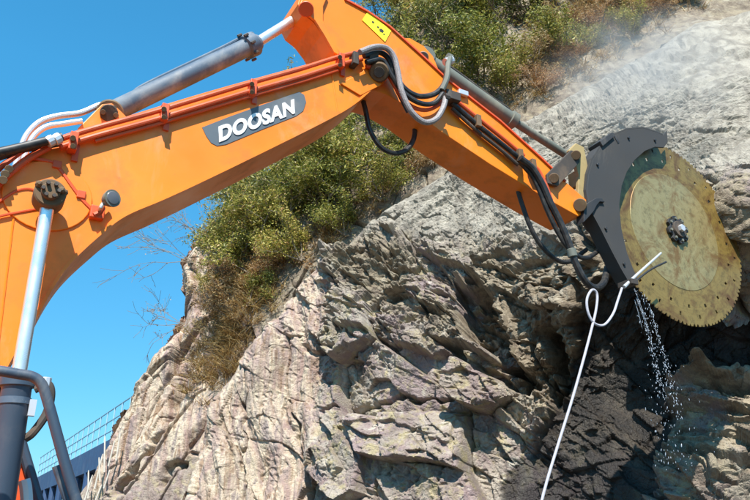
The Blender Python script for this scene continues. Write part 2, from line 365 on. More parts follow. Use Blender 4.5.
def cliff_disp(X, Zz, Y):
    # metres: x to the right, z up
    wx = X+vnoise(X*.7, Zz*.7, 1)*.18; wz = Zz+vnoise(X*.7+9, Zz*.7, 2)*.18
    jx = fbm(X*5, Zz*5, 2, 50)*.012; jz = fbm(X*5+3, Zz*5, 2, 51)*.012; wx = wx+jx; wz = wz+jz
    fl = sstep(-.8, -1.6, X+.25*fbm(X*.8, Zz*.8, 2, 60))
    calm = sstep(-.5, .4, -(Zz-5.15+.12*X)+.35*fbm(X*.7, Zz*.7, 3, 61))*sstep(2.6, 1.8, X)   # smoother slabs low in the middle
    a, da = facets(*rot(wx, wz, -48, .62, 1.05), 1, .8)
    b_, db = facets(*rot(wx, wz, -58, 1.9, 3.4), 2, .9)
    b2, db2 = facets(*rot(wx+.04*a, wz, 28, 2.6, 5.2), 12, .9)
    c_, dc = facets(*rot(wx, wz, -35, 6., 10.5), 3, .95)
    d_, d4 = facets(*rot(wx, wz, 62, 13., 22.), 4, .95)
    flute = fbm(*rot(wx+.10*vnoise(X*.8, Zz*.8, 8), wz, 6, 2.6, .16), 3, 5); fr = fbm(*rot(wx, wz, 8, 9.0, .9), 4, 55)
    bed = rot(wx, wz, 24, 1.0, 3.4)[1]+.5*fbm(X*.8, Zz*.8, 3, 70); saw = bed-np.floor(bed)
    big = fbm(X*.5, Zz*.5, 3, 9); m1 = sstep(-.25, .25, fbm(X*1.3, Zz*1.3, 2, 71)); m2 = sstep(-.2, .3, fbm(X*2.6, Zz*2.6, 2, 72))
    rough = (1-.75*fl)*(1-.62*calm)
    h = .16*big+(1-.7*fl)*(.46+.12*calm)*a+rough*(.24*b_*(1+.5*calm)+.15*b2*(.3+m1)*(1-.6*calm)+.09*c_*(.2+m2)*(1-.5*calm))+.035*d_*(.35+m1)*(1-.7*fl)*(1-.5*calm)+.009*fbm(X*16, Zz*16, 4, 6)
    h = h+.06*(saw-.5)*(1-fl)*m1+fl*(.20*flute+.03*fr)
    h = h-.15*np.exp(-(da/.028)**2)*m1*(1-.6*fl)-.09*np.exp(-(db/.045)**2)*m2*rough-.035*np.exp(-(dc/.07)**2)*(1-m1)*rough
    pit = facets(*rot(X, Zz, -30, 5.5, 9.), 9, 0)[1]; pm = sstep(.25, .7, fbm(X*3.1, Zz*3.1, 3, 81)); h = h-.10*pm*(1-.5*fl)*sstep(3.6, 3.0, X)*sstep(.15, .5, pit)*(1-.5*calm)
    for i, (pts, w_, dp) in enumerate(CRACKS): h = h+crack(X, Zz, F1, pts, w_, dp, 90+i)
    for i, (pts, am, fa) in enumerate(LEDGES): h = h+ledge(X, Zz, F1, pts, am, fa, 130+i)
    for i, (pts, dp) in enumerate(HOLES):
        Q = [hit(F1, *p) for p in pts]; Q = [(p.x, p.z) for p in Q]; ux = X+.07*fbm(X*3, Zz*3, 4, 170+i); uz = Zz+.07*fbm(X*3, Zz*3, 4, 180+i)
        h = h-dp*np.where(inside(ux, uz, Q), sstep(0, .09, segdist(ux, uz, Q+[Q[0]])), 0)
    top = sstep(6.2, 7.3, Zz+.30*(X-3.5)+.35*fbm(X, Zz, 3, 12))
    streak = fbm(*rot(wx, wz, 32, 1.2, 7.), 5, 33)
    h = h*(1-.80*top)+top*(.06*streak+.015*d_)
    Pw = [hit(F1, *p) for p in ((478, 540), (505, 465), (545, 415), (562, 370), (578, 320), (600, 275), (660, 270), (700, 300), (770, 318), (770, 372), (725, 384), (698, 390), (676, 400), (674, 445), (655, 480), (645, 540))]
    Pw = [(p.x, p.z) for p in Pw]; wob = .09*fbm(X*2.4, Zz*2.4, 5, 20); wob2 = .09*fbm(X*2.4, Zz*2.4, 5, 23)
    ins = inside(X+wob, Zz+wob2, Pw); dd = segdist(X+wob, Zz+wob2, Pw+[Pw[0]]); wet_shade = np.where(ins, sstep(0, .10, dd), 0)  # patch of wet slurry below the cut, with saw shadow painted in
    h = h*(1-.62*wet_shade)-.24*wet_shade
    kb = hit(F1, 733, 214); h = h+.14*np.exp(-(((X-kb.x)/.42)**2+((Zz-kb.z)/.33)**2))
    brown = sstep(.6, 2.4, X+1.1*(Zz-4.6))*(1-top)*sstep(-.35, .35, fbm(X*.9, Zz*.9, 4, 31)+.2)*(1-.6*calm)
    zone = np.stack([fl*.75, wet_shade*(.9+.1*sstep(-.3, .3, fbm(X*3, Zz*3, 4, 34))), brown, top], -1)
    return h, zone
CRACKS = [([(330, 418), (350, 404), (372, 396), (402, 391)], .035, .20), ([(398, 388), (420, 394), (446, 397)], .05, .22),
          ([(196, 500), (198, 455), (203, 432), (214, 402)], .05, .35), ([(300, 500), (302, 460), (297, 425), (290, 400)], .035, .22), ([(540, 330), (552, 360), (548, 390), (556, 405)], .10, .4), ([(243, 500), (246, 440), (240, 400)], .03, .15), ([(305, 345), (325, 352), (345, 350)], .05, .2),
          ([(585, 90), (640, 72), (700, 45)], .03, .08), ([(715, 245), (738, 290), (752, 315)], .05, .35), ([(690, 400), (715, 398), (740, 405)], .03, .18)]
HOLES = [([(444, 268), (470, 274), (490, 296), (502, 322), (512, 345), (512, 370), (492, 368), (472, 346), (456, 325), (446, 300)], 1.0), ([(424, 330), (450, 338), (480, 350), (512, 360), (540, 383), (530, 396), (500, 384), (470, 368), (440, 350)], .7), ([(536, 325), (556, 335), (566, 360), (562, 400), (550, 405), (548, 370), (540, 350)], .7), ([(410, 292), (430, 300), (446, 322), (430, 318)], .4), ([(560, 210), (585, 225), (600, 262), (580, 250)], .5), ([(735, 392), (765, 395), (765, 410), (738, 404)], .5)]
LEDGES = [([(340, 322), (365, 338), (400, 345), (440, 348), (478, 366), (510, 385)], .26, .7), ([(430, 250), (460, 300), (500, 330)], .22, .6), ([(500, 215), (540, 240), (590, 262)], .25, .6), ([(300, 250), (330, 262), (370, 270), (410, 262)], .14, .5), ([(350, 430), (400, 420), (450, 440)], .10, .45), ([(500, 290), (530, 305), (570, 300)], .25, .5), ([(690, 320), (720, 330), (760, 345)], .3, .5), ([(690, 400), (720, 396), (760, 400)], .25, .5), ([(670, 455), (710, 450), (760, 465)], .22, .5)]
CL = [(150, 520, 15.2), (210, 420, 15.3), (240, 360, 15.2), (300, 300, 15.0), (300, 400, 14.6), (300, 500, 14.2), (350, 250, 14.9), (400, 210, 14.8), (400, 350, 13.4), (400, 490, 13.),
      (450, 190, 14.3), (500, 140, 14.2), (500, 250, 12.9), (500, 400, 12.2), (560, 120, 13.6), (560, 200, 12.5), (560, 330, 11.6), (590, 480, 11.2), (630, 330, 11.0), (650, 430, 10.8),
      (690, 480, 9.9), (745, 470, 9.7), (745, 400, 10.1), (745, 335, 10.3), (700, 330, 10.6), (735, 285, 9.8), (725, 212, 8.9), (695, 165, 9.7), (745, 150, 9.7), (650, 110, 11.9), (640, 180, 11.3), (745, 60, 12.2), (740, 10, 13.6), (660, 40, 13.8),
      (850, 250, 10.), (850, 0, 13), (850, 500, 9.5), (600, 600, 10.9), (300, 640, 13.4), (750, 620, 9.3)]
F1 = rbf(CL)
def edge_ext(F, pts): return pts
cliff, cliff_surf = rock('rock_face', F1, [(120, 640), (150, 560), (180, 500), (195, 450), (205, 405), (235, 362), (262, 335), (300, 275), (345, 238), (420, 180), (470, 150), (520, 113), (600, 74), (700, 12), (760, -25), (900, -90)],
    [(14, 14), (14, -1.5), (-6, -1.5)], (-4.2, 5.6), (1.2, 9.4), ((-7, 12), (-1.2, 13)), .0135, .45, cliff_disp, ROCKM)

def hill_disp(X, Zz, Y):
    wx = X+vnoise(X*.6, Zz*.6, 41)*.2+fbm(X*5, Zz*5, 2, 52)*.012; wz = Zz+vnoise(X*.6+9, Zz*.6, 42)*.2+fbm(X*5+2, Zz*5, 2, 53)*.012
    a, da = facets(*rot(wx, wz, 66, .42, 1.2), 5, .8); b_, db = facets(*rot(wx, wz, 60, 1.5, 4.), 6, .8); c_, dc = facets(*rot(wx, wz, 20, 5, 8.), 7, .9)
    soil = sstep(-.2, .6, (Zz-5.7)*.6+(X+2.7)*1.3+.4*fbm(X, Zz, 4, 45)); m1 = sstep(-.1, .5, fbm(X*1.4, Zz*1.4, 3, 46))
    h = .30*a*(1-.5*soil)+.10*b_*(.1+.7*m1)+.022*c_*(.25+m1)+.010*fbm(X*13, Zz*13, 4, 6)-.14*np.exp(-(da/.03)**2)-.06*np.exp(-(db/.05)**2)*m1+.12*fbm(X*.6, Zz*.6, 3, 44)
    for i, (pts, w_, dp) in enumerate([([(120, 492), (140, 466), (158, 438), (170, 412), (176, 385), (182, 352)], .10, .5), ([(112, 440), (120, 425), (128, 400)], .04, .2), ([(160, 480), (172, 468), (186, 462)], .06, .3), ([(204, 300), (214, 330), (208, 372)], .22, .35)]): h = h+crack(X, Zz, F2, pts, w_, dp, 150+i)
    purple = sstep(.0, .5, -(Zz-3.7)+.25*(X+3.5)+.35*fbm(X*1.2, Zz*1.2, 3, 47))
    return h, np.stack([(1-soil)*(1-.75*purple), 0*X, soil*.9, 0*X], -1)
CH = [(60, 560, 17.5), (90, 495, 17.2), (130, 420, 17.2), (175, 330, 17.3), (180, 260, 17.6), (215, 330, 16.8), (200, 450, 16.4), (260, 300, 16.4), (230, 220, 17.6), (330, 200, 16.8), (330, 110, 18.6), (420, 140, 16.8),
      (400, 30, 19.5), (450, 60, 18.), (520, 80, 16.4), (550, -20, 19.5), (620, 30, 16.5), (700, -30, 17.5), (300, 500, 16.), (800, -60, 18), (700, 200, 14), (500, 400, 15)]
F2 = rbf(CH)
hill, hill_surf = rock('hillside', F2, [(-20, 680), (20, 590), (66, 498), (94, 446), (124, 402), (150, 352), (174, 322), (180, 290), (176, 256), (188, 240), (215, 215), (250, 175), (320, 110), (350, 60), (385, 15), (450, -50), (600, -120), (900, -260)],
    [(20, 20), (20, -1.5), (-9, -1.5)], (-7.0, 3.), (1.5, 10.), ((-10, 14), (-1.2, 19)), .019, .6, hill_disp, HILLM, .14)

# ground
m, t, b = mat('dusty_ground'); co = obc(t)
t.links.new(mix(t, noise(t, co, .35, 10, .65), (.05, .04, .03), (.09, .075, .055)), b.inputs['Base Color']); b.inputs['Roughness'].default_value = .95
bump(t, b, noise(t, co, 3, 10, .7), .6, .1); GROUNDM = m
n = 60; gv = []; gf = []
for i in range(n+1):
    for j in range(n+1):
        x = 900*((i/n*2-1)**3); y = 900*((j/n*2-1)**3)+6; gv.append((x, y, .05*math.sin(x*1.3)*math.cos(y*1.1)+.04*math.sin(x*.37+y*.5)-.05))
for i in range(n):
    for j in range(n): gf.append((i*(n+1)+j, (i+1)*(n+1)+j, (i+1)*(n+1)+j+1, i*(n+1)+j+1))
g = mesh('ground', gv, gf, GROUNDM, smooth=True); g['kind'] = 'structure'
#@@EXCAVATOR@@
# ------------------------------------------------------------------ excavator
W = 0.46                                                  # width of the arm
foot = pl(-95, 560, .3)
ROOT = Vector((foot.x-1.2, foot.y-.7, 0))
EX = empty('excavator', ROOT, 'orange tracked excavator with long gooseneck boom reaching up in front of the rock face', 'excavator')
# boom: closed box with proud flanges
b_up = [(-150, 520), (-112, 400), (-75, 290), (-35, 215), (0, 180), (28, 157), (60, 140), (100, 127), (200, 96), (300, 68), (350, 55), (372, 52)]
nose = [(382, 55), (389, 64), (390, 75), (384, 83)]
b_lo = [(376, 86), (355, 104), (328, 120), (264, 152), (200, 183), (163, 200), (126, 216), (102, 234), (73, 261), (54, 287), (36, 320), (20, 345), (6, 370), (-12, 405), (-30, 460), (-48, 545), (-62, 600), (-120, 605)]
def fair(P, n=5):
    o = []; E = [P[0]]+P+[P[-1]]
    for i in range(1, len(E)-2):
        for k in range(n):
            t = k/n; a, b, c, d = E[i-1:i+3]; o.append(tuple(.5*(2*b[j]+(c[j]-a[j])*t+(2*a[j]-5*b[j]+4*c[j]-d[j])*t*t+(3*b[j]-a[j]-3*c[j]+d[j])*t**3) for j in (0, 1)))
    return o+[P[-1]]
b_up = fair(b_up); b_lo = fair(b_lo[:-2])+b_lo[-2:]
boom = G().prism(pls(b_up+nose+b_lo, -.04), N*.56).out('boom', ORANGE, EX, bevel=.008)
G().strip(pls([(392, 70)]+b_lo[:-1], -.055), N*.59, -.022).out('boom_flange', ORANGE, boom)
G().strip(pls(b_up, -.05), N*.58, .018).out('boom_flange', ORANGE, boom)
# doubler plate round the boom cylinder pin, with weld edge
c = pl(48, 196, -.045); ring = [c+D*math.cos(a)*.30+Z*math.sin(a)*.27 for a in [k*math.pi/18 for k in range(36)]]
G().prism(ring, -N*.012).out('doubler_plate', ORANGE, boom, bevel=.006)
G().prism(pls([(340, 84), (362, 72), (372, 58), (386, 62), (388, 76), (380, 86), (360, 96)], -.045), -N*.014).out('doubler_plate', ORANGE, boom, bevel=.005)
# vertical weld seams on the boom side
for a, q in (((330, 62), (338, 114)), ((20, 165), (-8, 395))):
    G().tube([pl(*a, -.041), pl(*q, -.041)], .008, 6).out('weld_seam', ORANGE, boom)
# arm
arm_o = [(298, 4), (300, -6), (312, -12), (332, -8), (348, 0), (368, 12), (390, 27), (420, 54), (450, 82), (500, 121), (542, 159), (566, 182), (590, 203), (588, 213), (578, 216), (542, 196), (490, 164), (442, 132), (410, 108), (386, 94), (366, 88), (350, 76), (338, 60), (331, 50), (322, 34), (313, 22), (303, 14)]
arm = G().prism(pls(arm_o), N*W).out('arm', ORANGE, EX, bevel=.007)
G().strip(pls([(345, -1), (368, 11.5), (390, 26.5), (420, 53.5), (450, 81.5), (500, 120.5), (542, 158.5), (566, 181.5)], -.02), N*(W+.04), .02).out('arm_flange', ORANGE2, arm)
G().prism(pls([(299, 5), (303, -4), (318, -9), (327, -4), (322, 8), (322, 22), (327, 34), (335, 48), (340, 58), (333, 54), (324, 38), (314, 22), (303, 13)], -.012), -N*.03).out('clevis_plate', ORANGE, arm, bevel=.006)
G().tube(pls([(326, -6), (321, 10), (323, 26), (331, 42), (339, 54)], -.012), .016, 8).out('weld_seam', ORANGE2, arm)
G().cyl(pl(306, 9, -.07), pl(306, 9, W+.07), .075).out('pin', ORANGE2, arm, smooth=True)
G().prism(pls([(362, 20), (368, 11), (391, 31), (385, 42)], -.004), -N*.004).out('warning_sticker', YELLOW, arm)
st = EX
for (x, y, s) in ((381.5, 30.5, .03), (378, 27, .014), (373, 22, .016), (384, 34, .012)):
    G().prism([pl(x, y, -.010)+D*s*math.cos(k)+Z*s*.8*math.sin(k) for k in (0.3, 1.5, 2.6, 3.9, 5.2)], -N*.001).out('sticker_mark', BLACKP, arm)
# boom tip pin
G().lathe(pl(379, 72, -.13), pl(379, 72, .6), [(0, .085), (.02, .10), (.1, .10), (.11, .08), (1, .08)], 28).out('pin', RUST, EX, smooth=True)
G().lathe(pl(379, 72, -.14), pl(379, 72, -.12), [(0, .05), (1, .055)], 20).out('pin_cap', GREASE, EX, smooth=True)
# decal with lettering
dq = [(201, 128), (262, 102), (300, 91), (306, 96), (306, 104), (300, 114), (262, 126), (222, 146), (212, 143), (206, 136)]
dq = [(202, 127.5), (230, 116.5), (262, 105), (299, 92), (304, 95), (306, 102), (303, 111), (296, 116), (262, 129.5), (226, 144.5), (217, 146), (211, 143), (206, 136)]
dec = G().prism(pls(dq, -.0405), -N*.004).out('decal', DECAL, EX)
tc = bpy.data.curves.new('lettering', 'FONT'); tc.body = 'DOOSAN'; tc.size = 1; tc.offset = .045; tc.extrude = .004; tc.shear = .22; tc.space_character = 1.08
to = bpy.data.objects.new('lettering_tmp', tc); C.objects.link(to)
dg = bpy.context.evaluated_depsgraph_get(); tm = bpy.data.meshes.new_from_object(to.evaluated_get(dg)); bpy.data.objects.remove(to)
xs_ = [v.co.x for v in tm.vertices]; ys_ = [v.co.y for v in tm.vertices]; x0, x1, y0, y1 = min(xs_), max(xs_), min(ys_), max(ys_)
BLq, BRq, TLq = pl(219, 142.5, -.0485), pl(297.5, 112.5, -.0485), pl(215.5, 127.5, -.0485)
for v in tm.vertices:
    a = (v.co.x-x0)/(x1-x0); q = (v.co.y-y0)/(y1-y0); z = v.co.z
    v.co = BLq+(BRq-BLq)*a+(TLq-BLq)*q-N*(z)-ROOT
tm.materials.append(WHITE); lo = bpy.data.objects.new('lettering', tm); C.objects.link(lo); lo.parent = dec
lo.location = -Vector(dec.location)
# boom cylinders, one on each side of the boom
def ram(p_pin, p_mid, p_end, r_rod, r_bar, bm, name, boss=True, collar=1.18, rodm=None):
    b0 = G().lathe(p_mid, p_end, [(0, r_bar*.75), (0.0, r_bar*collar), (.07, r_bar*collar), (.075, r_bar*1.02), (.08, r_bar), (.98, r_bar), (1, r_bar*.8)], 32).out(name, bm, EX, smooth=True)
    G().cyl(p_pin, p_mid, r_rod, 24).out('rod', rodm or CHROME, b0, smooth=True)
    return b0
for off, off2 in ((-.22, -.22), (.70, .70)):
    pin = pl(49, 197, off); mid = pl(19, 373, off); end = pl(-14, 590, off)
    cb = ram(pin, mid, end, .045, .088, BARREL2, 'boom_cylinder', collar=1.2)
    o1 = -1 if off < 0 else 1
    G().cyl(pin-N*.085*1, pin+N*.085, .105, 26).out('rod_eye', RUST, cb, smooth=True)
    G().cyl(pin-N*.12, pin+N*.12, .062, 20).out('pin', RUST, cb, smooth=True)
    if off < 0:
        for k in range(6): 
            a = k*math.pi/3; q = pin-N*.125+(D*math.cos(a)+Z*math.sin(a))*.05; G().cyl(q, q-N*.025, .014, 8).out('bolt', GREASE, cb)
        for k in range(12):
            a = random.random()*6.3; rr = random.uniform(.04, .10); q = pin+N*random.uniform(-.1, .02)+(D*math.cos(a)+Z*math.sin(a))*rr
            G().lathe(q-N*.03, q+N*.03, [(0, .01), (.3, .026), (.7, .024), (1, .008)], 7).out('grease_clump', RUST, cb)
        u = (end-mid).normalized()
        G().lathe(mid+u*.16, mid+u*.20, [(0, .08), (0, .096), (1, .096), (1, .08)], 28).out('clamp_band', STEELB, cb, smooth=True)
        # port block and hose on the barrel head
        G().tube([mid+u*.10+D*.10-N*.02, mid+u*.06+D*.17-N*.03, mid+u*.12+D*.20-N*.03, mid+u*.24+D*.19-N*.02, mid+u*.36+D*.13-N*.02, mid+u*.40+D*.09], .027, 10).out('port_hose', GREASE, cb, smooth=True)
        G().cyl(mid+u*.02+D*.16-N*.03, mid+u*.10+D*.16-N*.03, .035, 10).out('fitting', PALE, cb, smooth=True)
        G().box(mid+u*.22+D*.10-N*.06, D*.02, N*.02, Z*.05).out('port_label', PALE, cb)
# arm cylinder on top of the boom
ac = .22
pA, pB, pC_ = pl(110, 113, ac), pl(258, 42, ac), pl(303, 14, ac)
sc_ = G().lathe(pA, pB, [(0, .05), (.0, .078), (.02, .086), (.9, .086), (.905, .112), (.97, .112), (.975, .09), (1, .075)], 32).out('arm_cylinder', STEELB, EX, smooth=True)
G().cyl(pB, pC_, .05, 24).out('rod', CHROME, sc_, smooth=True)
G().cyl(pC_-N*.09, pC_+N*.09, .09, 24).out('rod_eye', STEELB, sc_, smooth=True)
G().cyl(pl(110, 113, ac-.1), pl(110, 113, ac+.1), .11, 24).out('barrel_eye', RUST, sc_, smooth=True)
u = (pB-pA).normalized()
for k in range(8):
    a = k*math.pi/4; e1 = u.orthogonal().normalized(); e2 = u.cross(e1); q = pB-u*.12+(e1*math.cos(a)+e2*math.sin(a))*.128; G().cyl(q, q-u*.05, .013, 6).out('bolt', GREASE, sc_)
G().tube([pB-u*.06+Z*.1, pB-u*.14+Z*.15, pB-u*.5+Z*.135, pA+u*.35+Z*.125, pA+u*.2+Z*.08], .018, 8).out('cylinder_tube', STEELB, sc_, smooth=True)
for off in (.08, .36): G().prism(pls([(78, 128), (94, 112), (102, 104), (112, 103), (120, 110), (134, 124), (134, 130), (78, 142)], off-.02), N*.03).out('mounting_lug', ORANGE, EX, bevel=.006)
G().cyl(pl(109, 113, .02), pl(109, 113, .44), .07, 22).out('pin', GREASE, EX, smooth=True)
for (x, y) in ((103, 112), (108, 107), (114, 108), (116, 115)): G().cyl(pl(x, y, .03), pl(x, y, .0), .022, 8).out('bolt', RUST, EX)
# pale tubes arching to the cylinder
G().tube(pls([(14, 172), (20, 152), (27, 135), (40, 122), (58, 116), (80, 113), (97, 106), (104, 104)], .16), .024, 10).out('steel_tube', PALE, EX, smooth=True)
G().tube(pls([(22, 166), (27, 150), (34, 136), (46, 127), (62, 124), (82, 121)], .05), .022, 10).out('steel_tube', PALE, EX, smooth=True)
# pipes that run up the boom
pb = [(40, 146), (60, 139), (95, 128), (150, 113), (200, 98), (250, 83), (300, 69), (338, 57), (362, 51)]
G().tube(pls(pb, -.10), .022, 10).out('hydraulic_pipe', ORANGE2, EX, smooth=True)
G().tube(pls([(x, y+8) for x, y in pb[1:]], -.09), .022, 10).out('hydraulic_pipe', ORANGE2, EX, smooth=True)
G().tube(pls([(x, y+13) for x, y in pb[2:-1]], -.075), .016, 8).out('hydraulic_pipe', ORANGE2, EX, smooth=True)
G().tube(pls([(-90, 172), (-40, 160), (0, 152), (22, 147), (42, 142), (62, 137)], -.16), .034, 12).out('rubber_hose', RUBBER, EX, smooth=True)
G().tube(pls([(-90, 190), (-40, 172), (0, 157), (20, 150), (38, 147), (60, 143)], -.08), .026, 12).out('rubber_hose', RUBBER, EX, smooth=True)
for (x, y) in ((50, 141), (57, 139)): G().cyl(pl(x-3, y+1.5, -.16), pl(x+3, y-1.5, -.16), .042, 10).out('fitting', PALE, EX, smooth=True)
for (x, y, q) in ((73, 141, 11), (164, 112, 10), (252, 87, 9), (340, 60, 9)):
    cl_ = G().box(pl(x, y+2, -.09), D*.03, N*.05, Z*.075).out('pipe_clamp', ORANGE2, EX, bevel=.006)
    G().box(pl(x+2.5, y+q+1, -.05), D*.022, N*.012, Z*.07).out('clamp_foot', ORANGE2, cl_)
    G().cyl(pl(x, y-3, -.14), pl(x, y-3, -.175), .022, 8).out('bolt', RUST, cl_)
    G().cyl(pl(x, y+5, -.14), pl(x, y+5, -.17), .02, 8).out('bolt', RUST, cl_)
# left: red lines over the top of the boom
G().tube(pls([(-30, 215), (0, 183), (14, 170), (30, 158), (50, 147)], -.09), .022, 8).out('hydraulic_pipe', ORANGE2, EX, smooth=True)
G().tube(pls([(-30, 200), (0, 168), (10, 160), (24, 150), (36, 147)], -.07), .02, 8).out('hydraulic_pipe', ORANGE2, EX, smooth=True)
for (x, y) in ((5, 174), (3, 180), (9, 169)): G().cyl(pl(x, y, -.08), pl(x, y, -.15), .03, 8).out('fitting', RUST, EX)
# thin grease and lamp lines on the boom side
for pts in ([(27, 158), (40, 160), (56, 164), (68, 180), (80, 196), (90, 207), (98, 213)], [(30, 158), (50, 161), (60, 170), (72, 187), (82, 200), (94, 212)], [(-20, 213), (0, 201), (16, 191), (30, 189), (40, 194)], [(-20, 222), (0, 216), (20, 212), (42, 208)]):
    G().tube(pls(pts, -.058), .010, 6).out('grease_line', ORANGE2, EX, smooth=True)
for (x, y) in ((57, 165), (81, 195)): G().box(pl(x, y, -.055), D*.03, N*.02, Z*.03).out('line_clip', ORANGE2, EX, bevel=.005)
# work lamp
lb = G().tube(pls([(94, 215), (99, 212), (103, 205), (108, 200)], -.10), .018, 8).out('lamp_bracket', ORANGE2, EX, smooth=True)
G().box(pl(97, 213, -.07), D*.05, N*.03, Z*.05).out('bracket_foot', ORANGE2, EX, bevel=.008)
a0, a1 = pl(105, 201, -.16), pl(113, 198, -.25)
wl = G().lathe(a0, a1, [(0, .025), (.15, .04), (.5, .056), (.8, .06), (.85, .065), (1, .065), (1, .056)], 24).out('work_lamp', OLIVE, EX, smooth=True)
G().lathe(a1-(a1-a0)*.05, a1+(a1-a0)*.12, [(0, .056), (.7, .046), (1, .02)], 24).out('lamp_glass', LAMPG, wl, smooth=True)
G().tube([pl(99, 210, -.10), pl(101, 207, -.2), a0], .014, 8).out('lamp_arm', PALE, wl, smooth=True)
# hoses bridging boom and arm
H = lambda pts, r, m, off, nm='rubber_hose': G().tube([pl(p[0], p[1], off+(p[2] if len(p) > 2 else 0)) for p in pts], r, 10).out(nm, m, EX, smooth=True)
H([(360, 52), (374, 47), (386, 48), (394, 57), (398, 72), (402, 92), (411, 111), (424, 122), (436, 119), (443, 108), (446, 97)], .029, SLEEVE, -.20)
H([(364, 56), (378, 52), (388, 58), (395, 74), (404, 88), (418, 96), (434, 94), (444, 84), (447, 70), (448, 62)], .029, RUBBER, -.13)
H([(366, 62), (382, 60), (392, 76), (404, 93), (420, 103), (434, 103), (443, 93)], .026, RUBBER, -.15)
H([(366, 66), (384, 70), (396, 88), (408, 104), (424, 110), (438, 105), (445, 96)], .022, ORANGE2, -.09)
H([(386, 66), (394, 84), (402, 100), (408, 112)], .022, RUBBER, -.06)
H([(442, 90, -.04), (447, 78, -.06), (448, 66, -.04), (450, 58, 0)], .030, OLIVE, -.12, 'hydraulic_pipe')
H([(445, 62), (452, 60)], .042, PALE, -.10, 'fitting')
H([(444, 97), (448, 98)], .045, GREASE, -.20, 'fitting')
H([(447, 57), (451, 59)], .05, OLIVE, -.08, 'fitting')
G().box(pl(450, 98, -.08), D*.09, N*.07, Z*.05).out('hose_bracket', GREASE, EX, bevel=.006)
G().box(pl(463, 93, -.03), D*.06, N*.02, Z*.03).out('hose_bracket', PALE, EX, bevel=.006)
G().box(pl(372, 57, -.10), D*.05, N*.05, Z*.09).out('hose_bracket', GREASE, EX, bevel=.006)
G().box(pl(354, 60, -.10), D*.03, N*.05, Z*.07).out('hose_bracket', GREASE, EX, bevel=.006)
H([(454, 99), (480, 120), (505, 140), (524, 156)], .024, ORANGE2, -.06, 'hydraulic_pipe')
H([(452, 103), (478, 125), (503, 145), (522, 160)], .028, RUBBER, -.07, 'hydraulic_pipe')
H([(452, 108), (476, 130), (501, 150), (518, 165)], .020, GREASE, -.05, 'hydraulic_pipe')
for (x, y) in ((477, 122), (519, 156), (532, 166)): G().box(pl(x, y, -.07), D*.03, N*.045, Z*.07).out('pipe_clamp', RUST, EX, bevel=.006)
H([(520, 158), (532, 168), (542, 184), (550, 202), (560, 222), (570, 246), (576, 264), (586, 282), (596, 288, .06), (604, 282, .22), (607, 268, .40)], .038, RUBBER, -.14)
H([(520, 162), (532, 176), (540, 192), (548, 212), (560, 236), (572, 252), (586, 258, .1), (600, 250, .35)], .026, RUBBER, -.10)
H([(516, 184), (522, 204), (530, 226), (540, 244), (554, 258), (568, 262, .05), (586, 250, .15)], .026, RUBBER, .15)
H([(530, 164), (538, 170), (546, 186), (551, 200)], .024, ORANGE2, -.09)
H([(362, 96), (366, 112), (370, 130), (380, 146), (393, 153), (406, 150), (414, 138), (415, 120)], .026, RUBBER, .22)
G().cyl(pl(571, 249, -.14), pl(573, 257, -.14), .05, 12).out('fitting', OLIVE, EX, smooth=True)
# bucket cylinder above the arm
bc = .23
q0, q1, q2 = pl(424, 58, bc), pl(516, 123, bc), pl(574, 160, bc)
bcy = G().lathe(q0, q1, [(0, .05), (.0, .075), (.02, .082), (.92, .082), (.925, .105), (.985, .105), (1, .07)], 28).out('bucket_cylinder', OLIVE, EX, smooth=True)
G().cyl(q1, q2, .048, 20).out('rod', OLIVE, bcy, smooth=True)
G().cyl(q0-N*.1, q0+N*.1, .095, 22).out('barrel_eye', OLIVE, bcy, smooth=True)
G().cyl(q2-N*.1, q2+N*.1, .09, 22).out('rod_eye', RUST, bcy, smooth=True)
u = (q1-q0).normalized(); G().tube([q0+u*.2+Z*.05, q0+u*.3+Z*.13, q0+u*1.0+Z*.12, q1-u*.12+Z*.13, q1-u*.06+Z*.09], .02, 8).out('cylinder_tube', GREASE, bcy, smooth=True)
for off in (.06, .36): G().prism(pls([(404, 38), (410, 38), (424, 46), (433, 56), (440, 73), (424, 60)], off), N*.03).out('mounting_lug', ORANGE, EX, bevel=.005)
G().cyl(pl(423, 57, .02), pl(423, 57, .42), .06, 20).out('pin', OLIVE, EX, smooth=True)
# bucket linkage: two side links to the arm, H link down to the saw bracket
for off in (-.05, .47):
    G().prism(pls([(571, 150), (579, 152), (580, 162), (558, 186), (548, 183), (547, 174)], off), N*.035).out('side_link', GREASE, EX, bevel=.006)
for off in (.02, .38):
    G().prism(pls([(569, 150), (576, 143), (584, 147), (588, 166), (590, 186), (592, 204), (583, 208), (578, 196), (579, 176), (575, 162)], off), N*.05).out('h_link', TANK, EX, bevel=.008)
G().box(pl(582, 176, .22), D*.03, N*.2, Z*.10).out('link_web', TANK, EX, bevel=.008)
for (x, y) in ((576, 155), (554, 178)): G().cyl(pl(x, y, -.09), pl(x, y, .54), .055, 18).out('pin', RUST, EX, smooth=True)
G().cyl(pl(580, 205, -.06), pl(580, 205, .52), .075, 20).out('pin', RUST, EX, smooth=True)
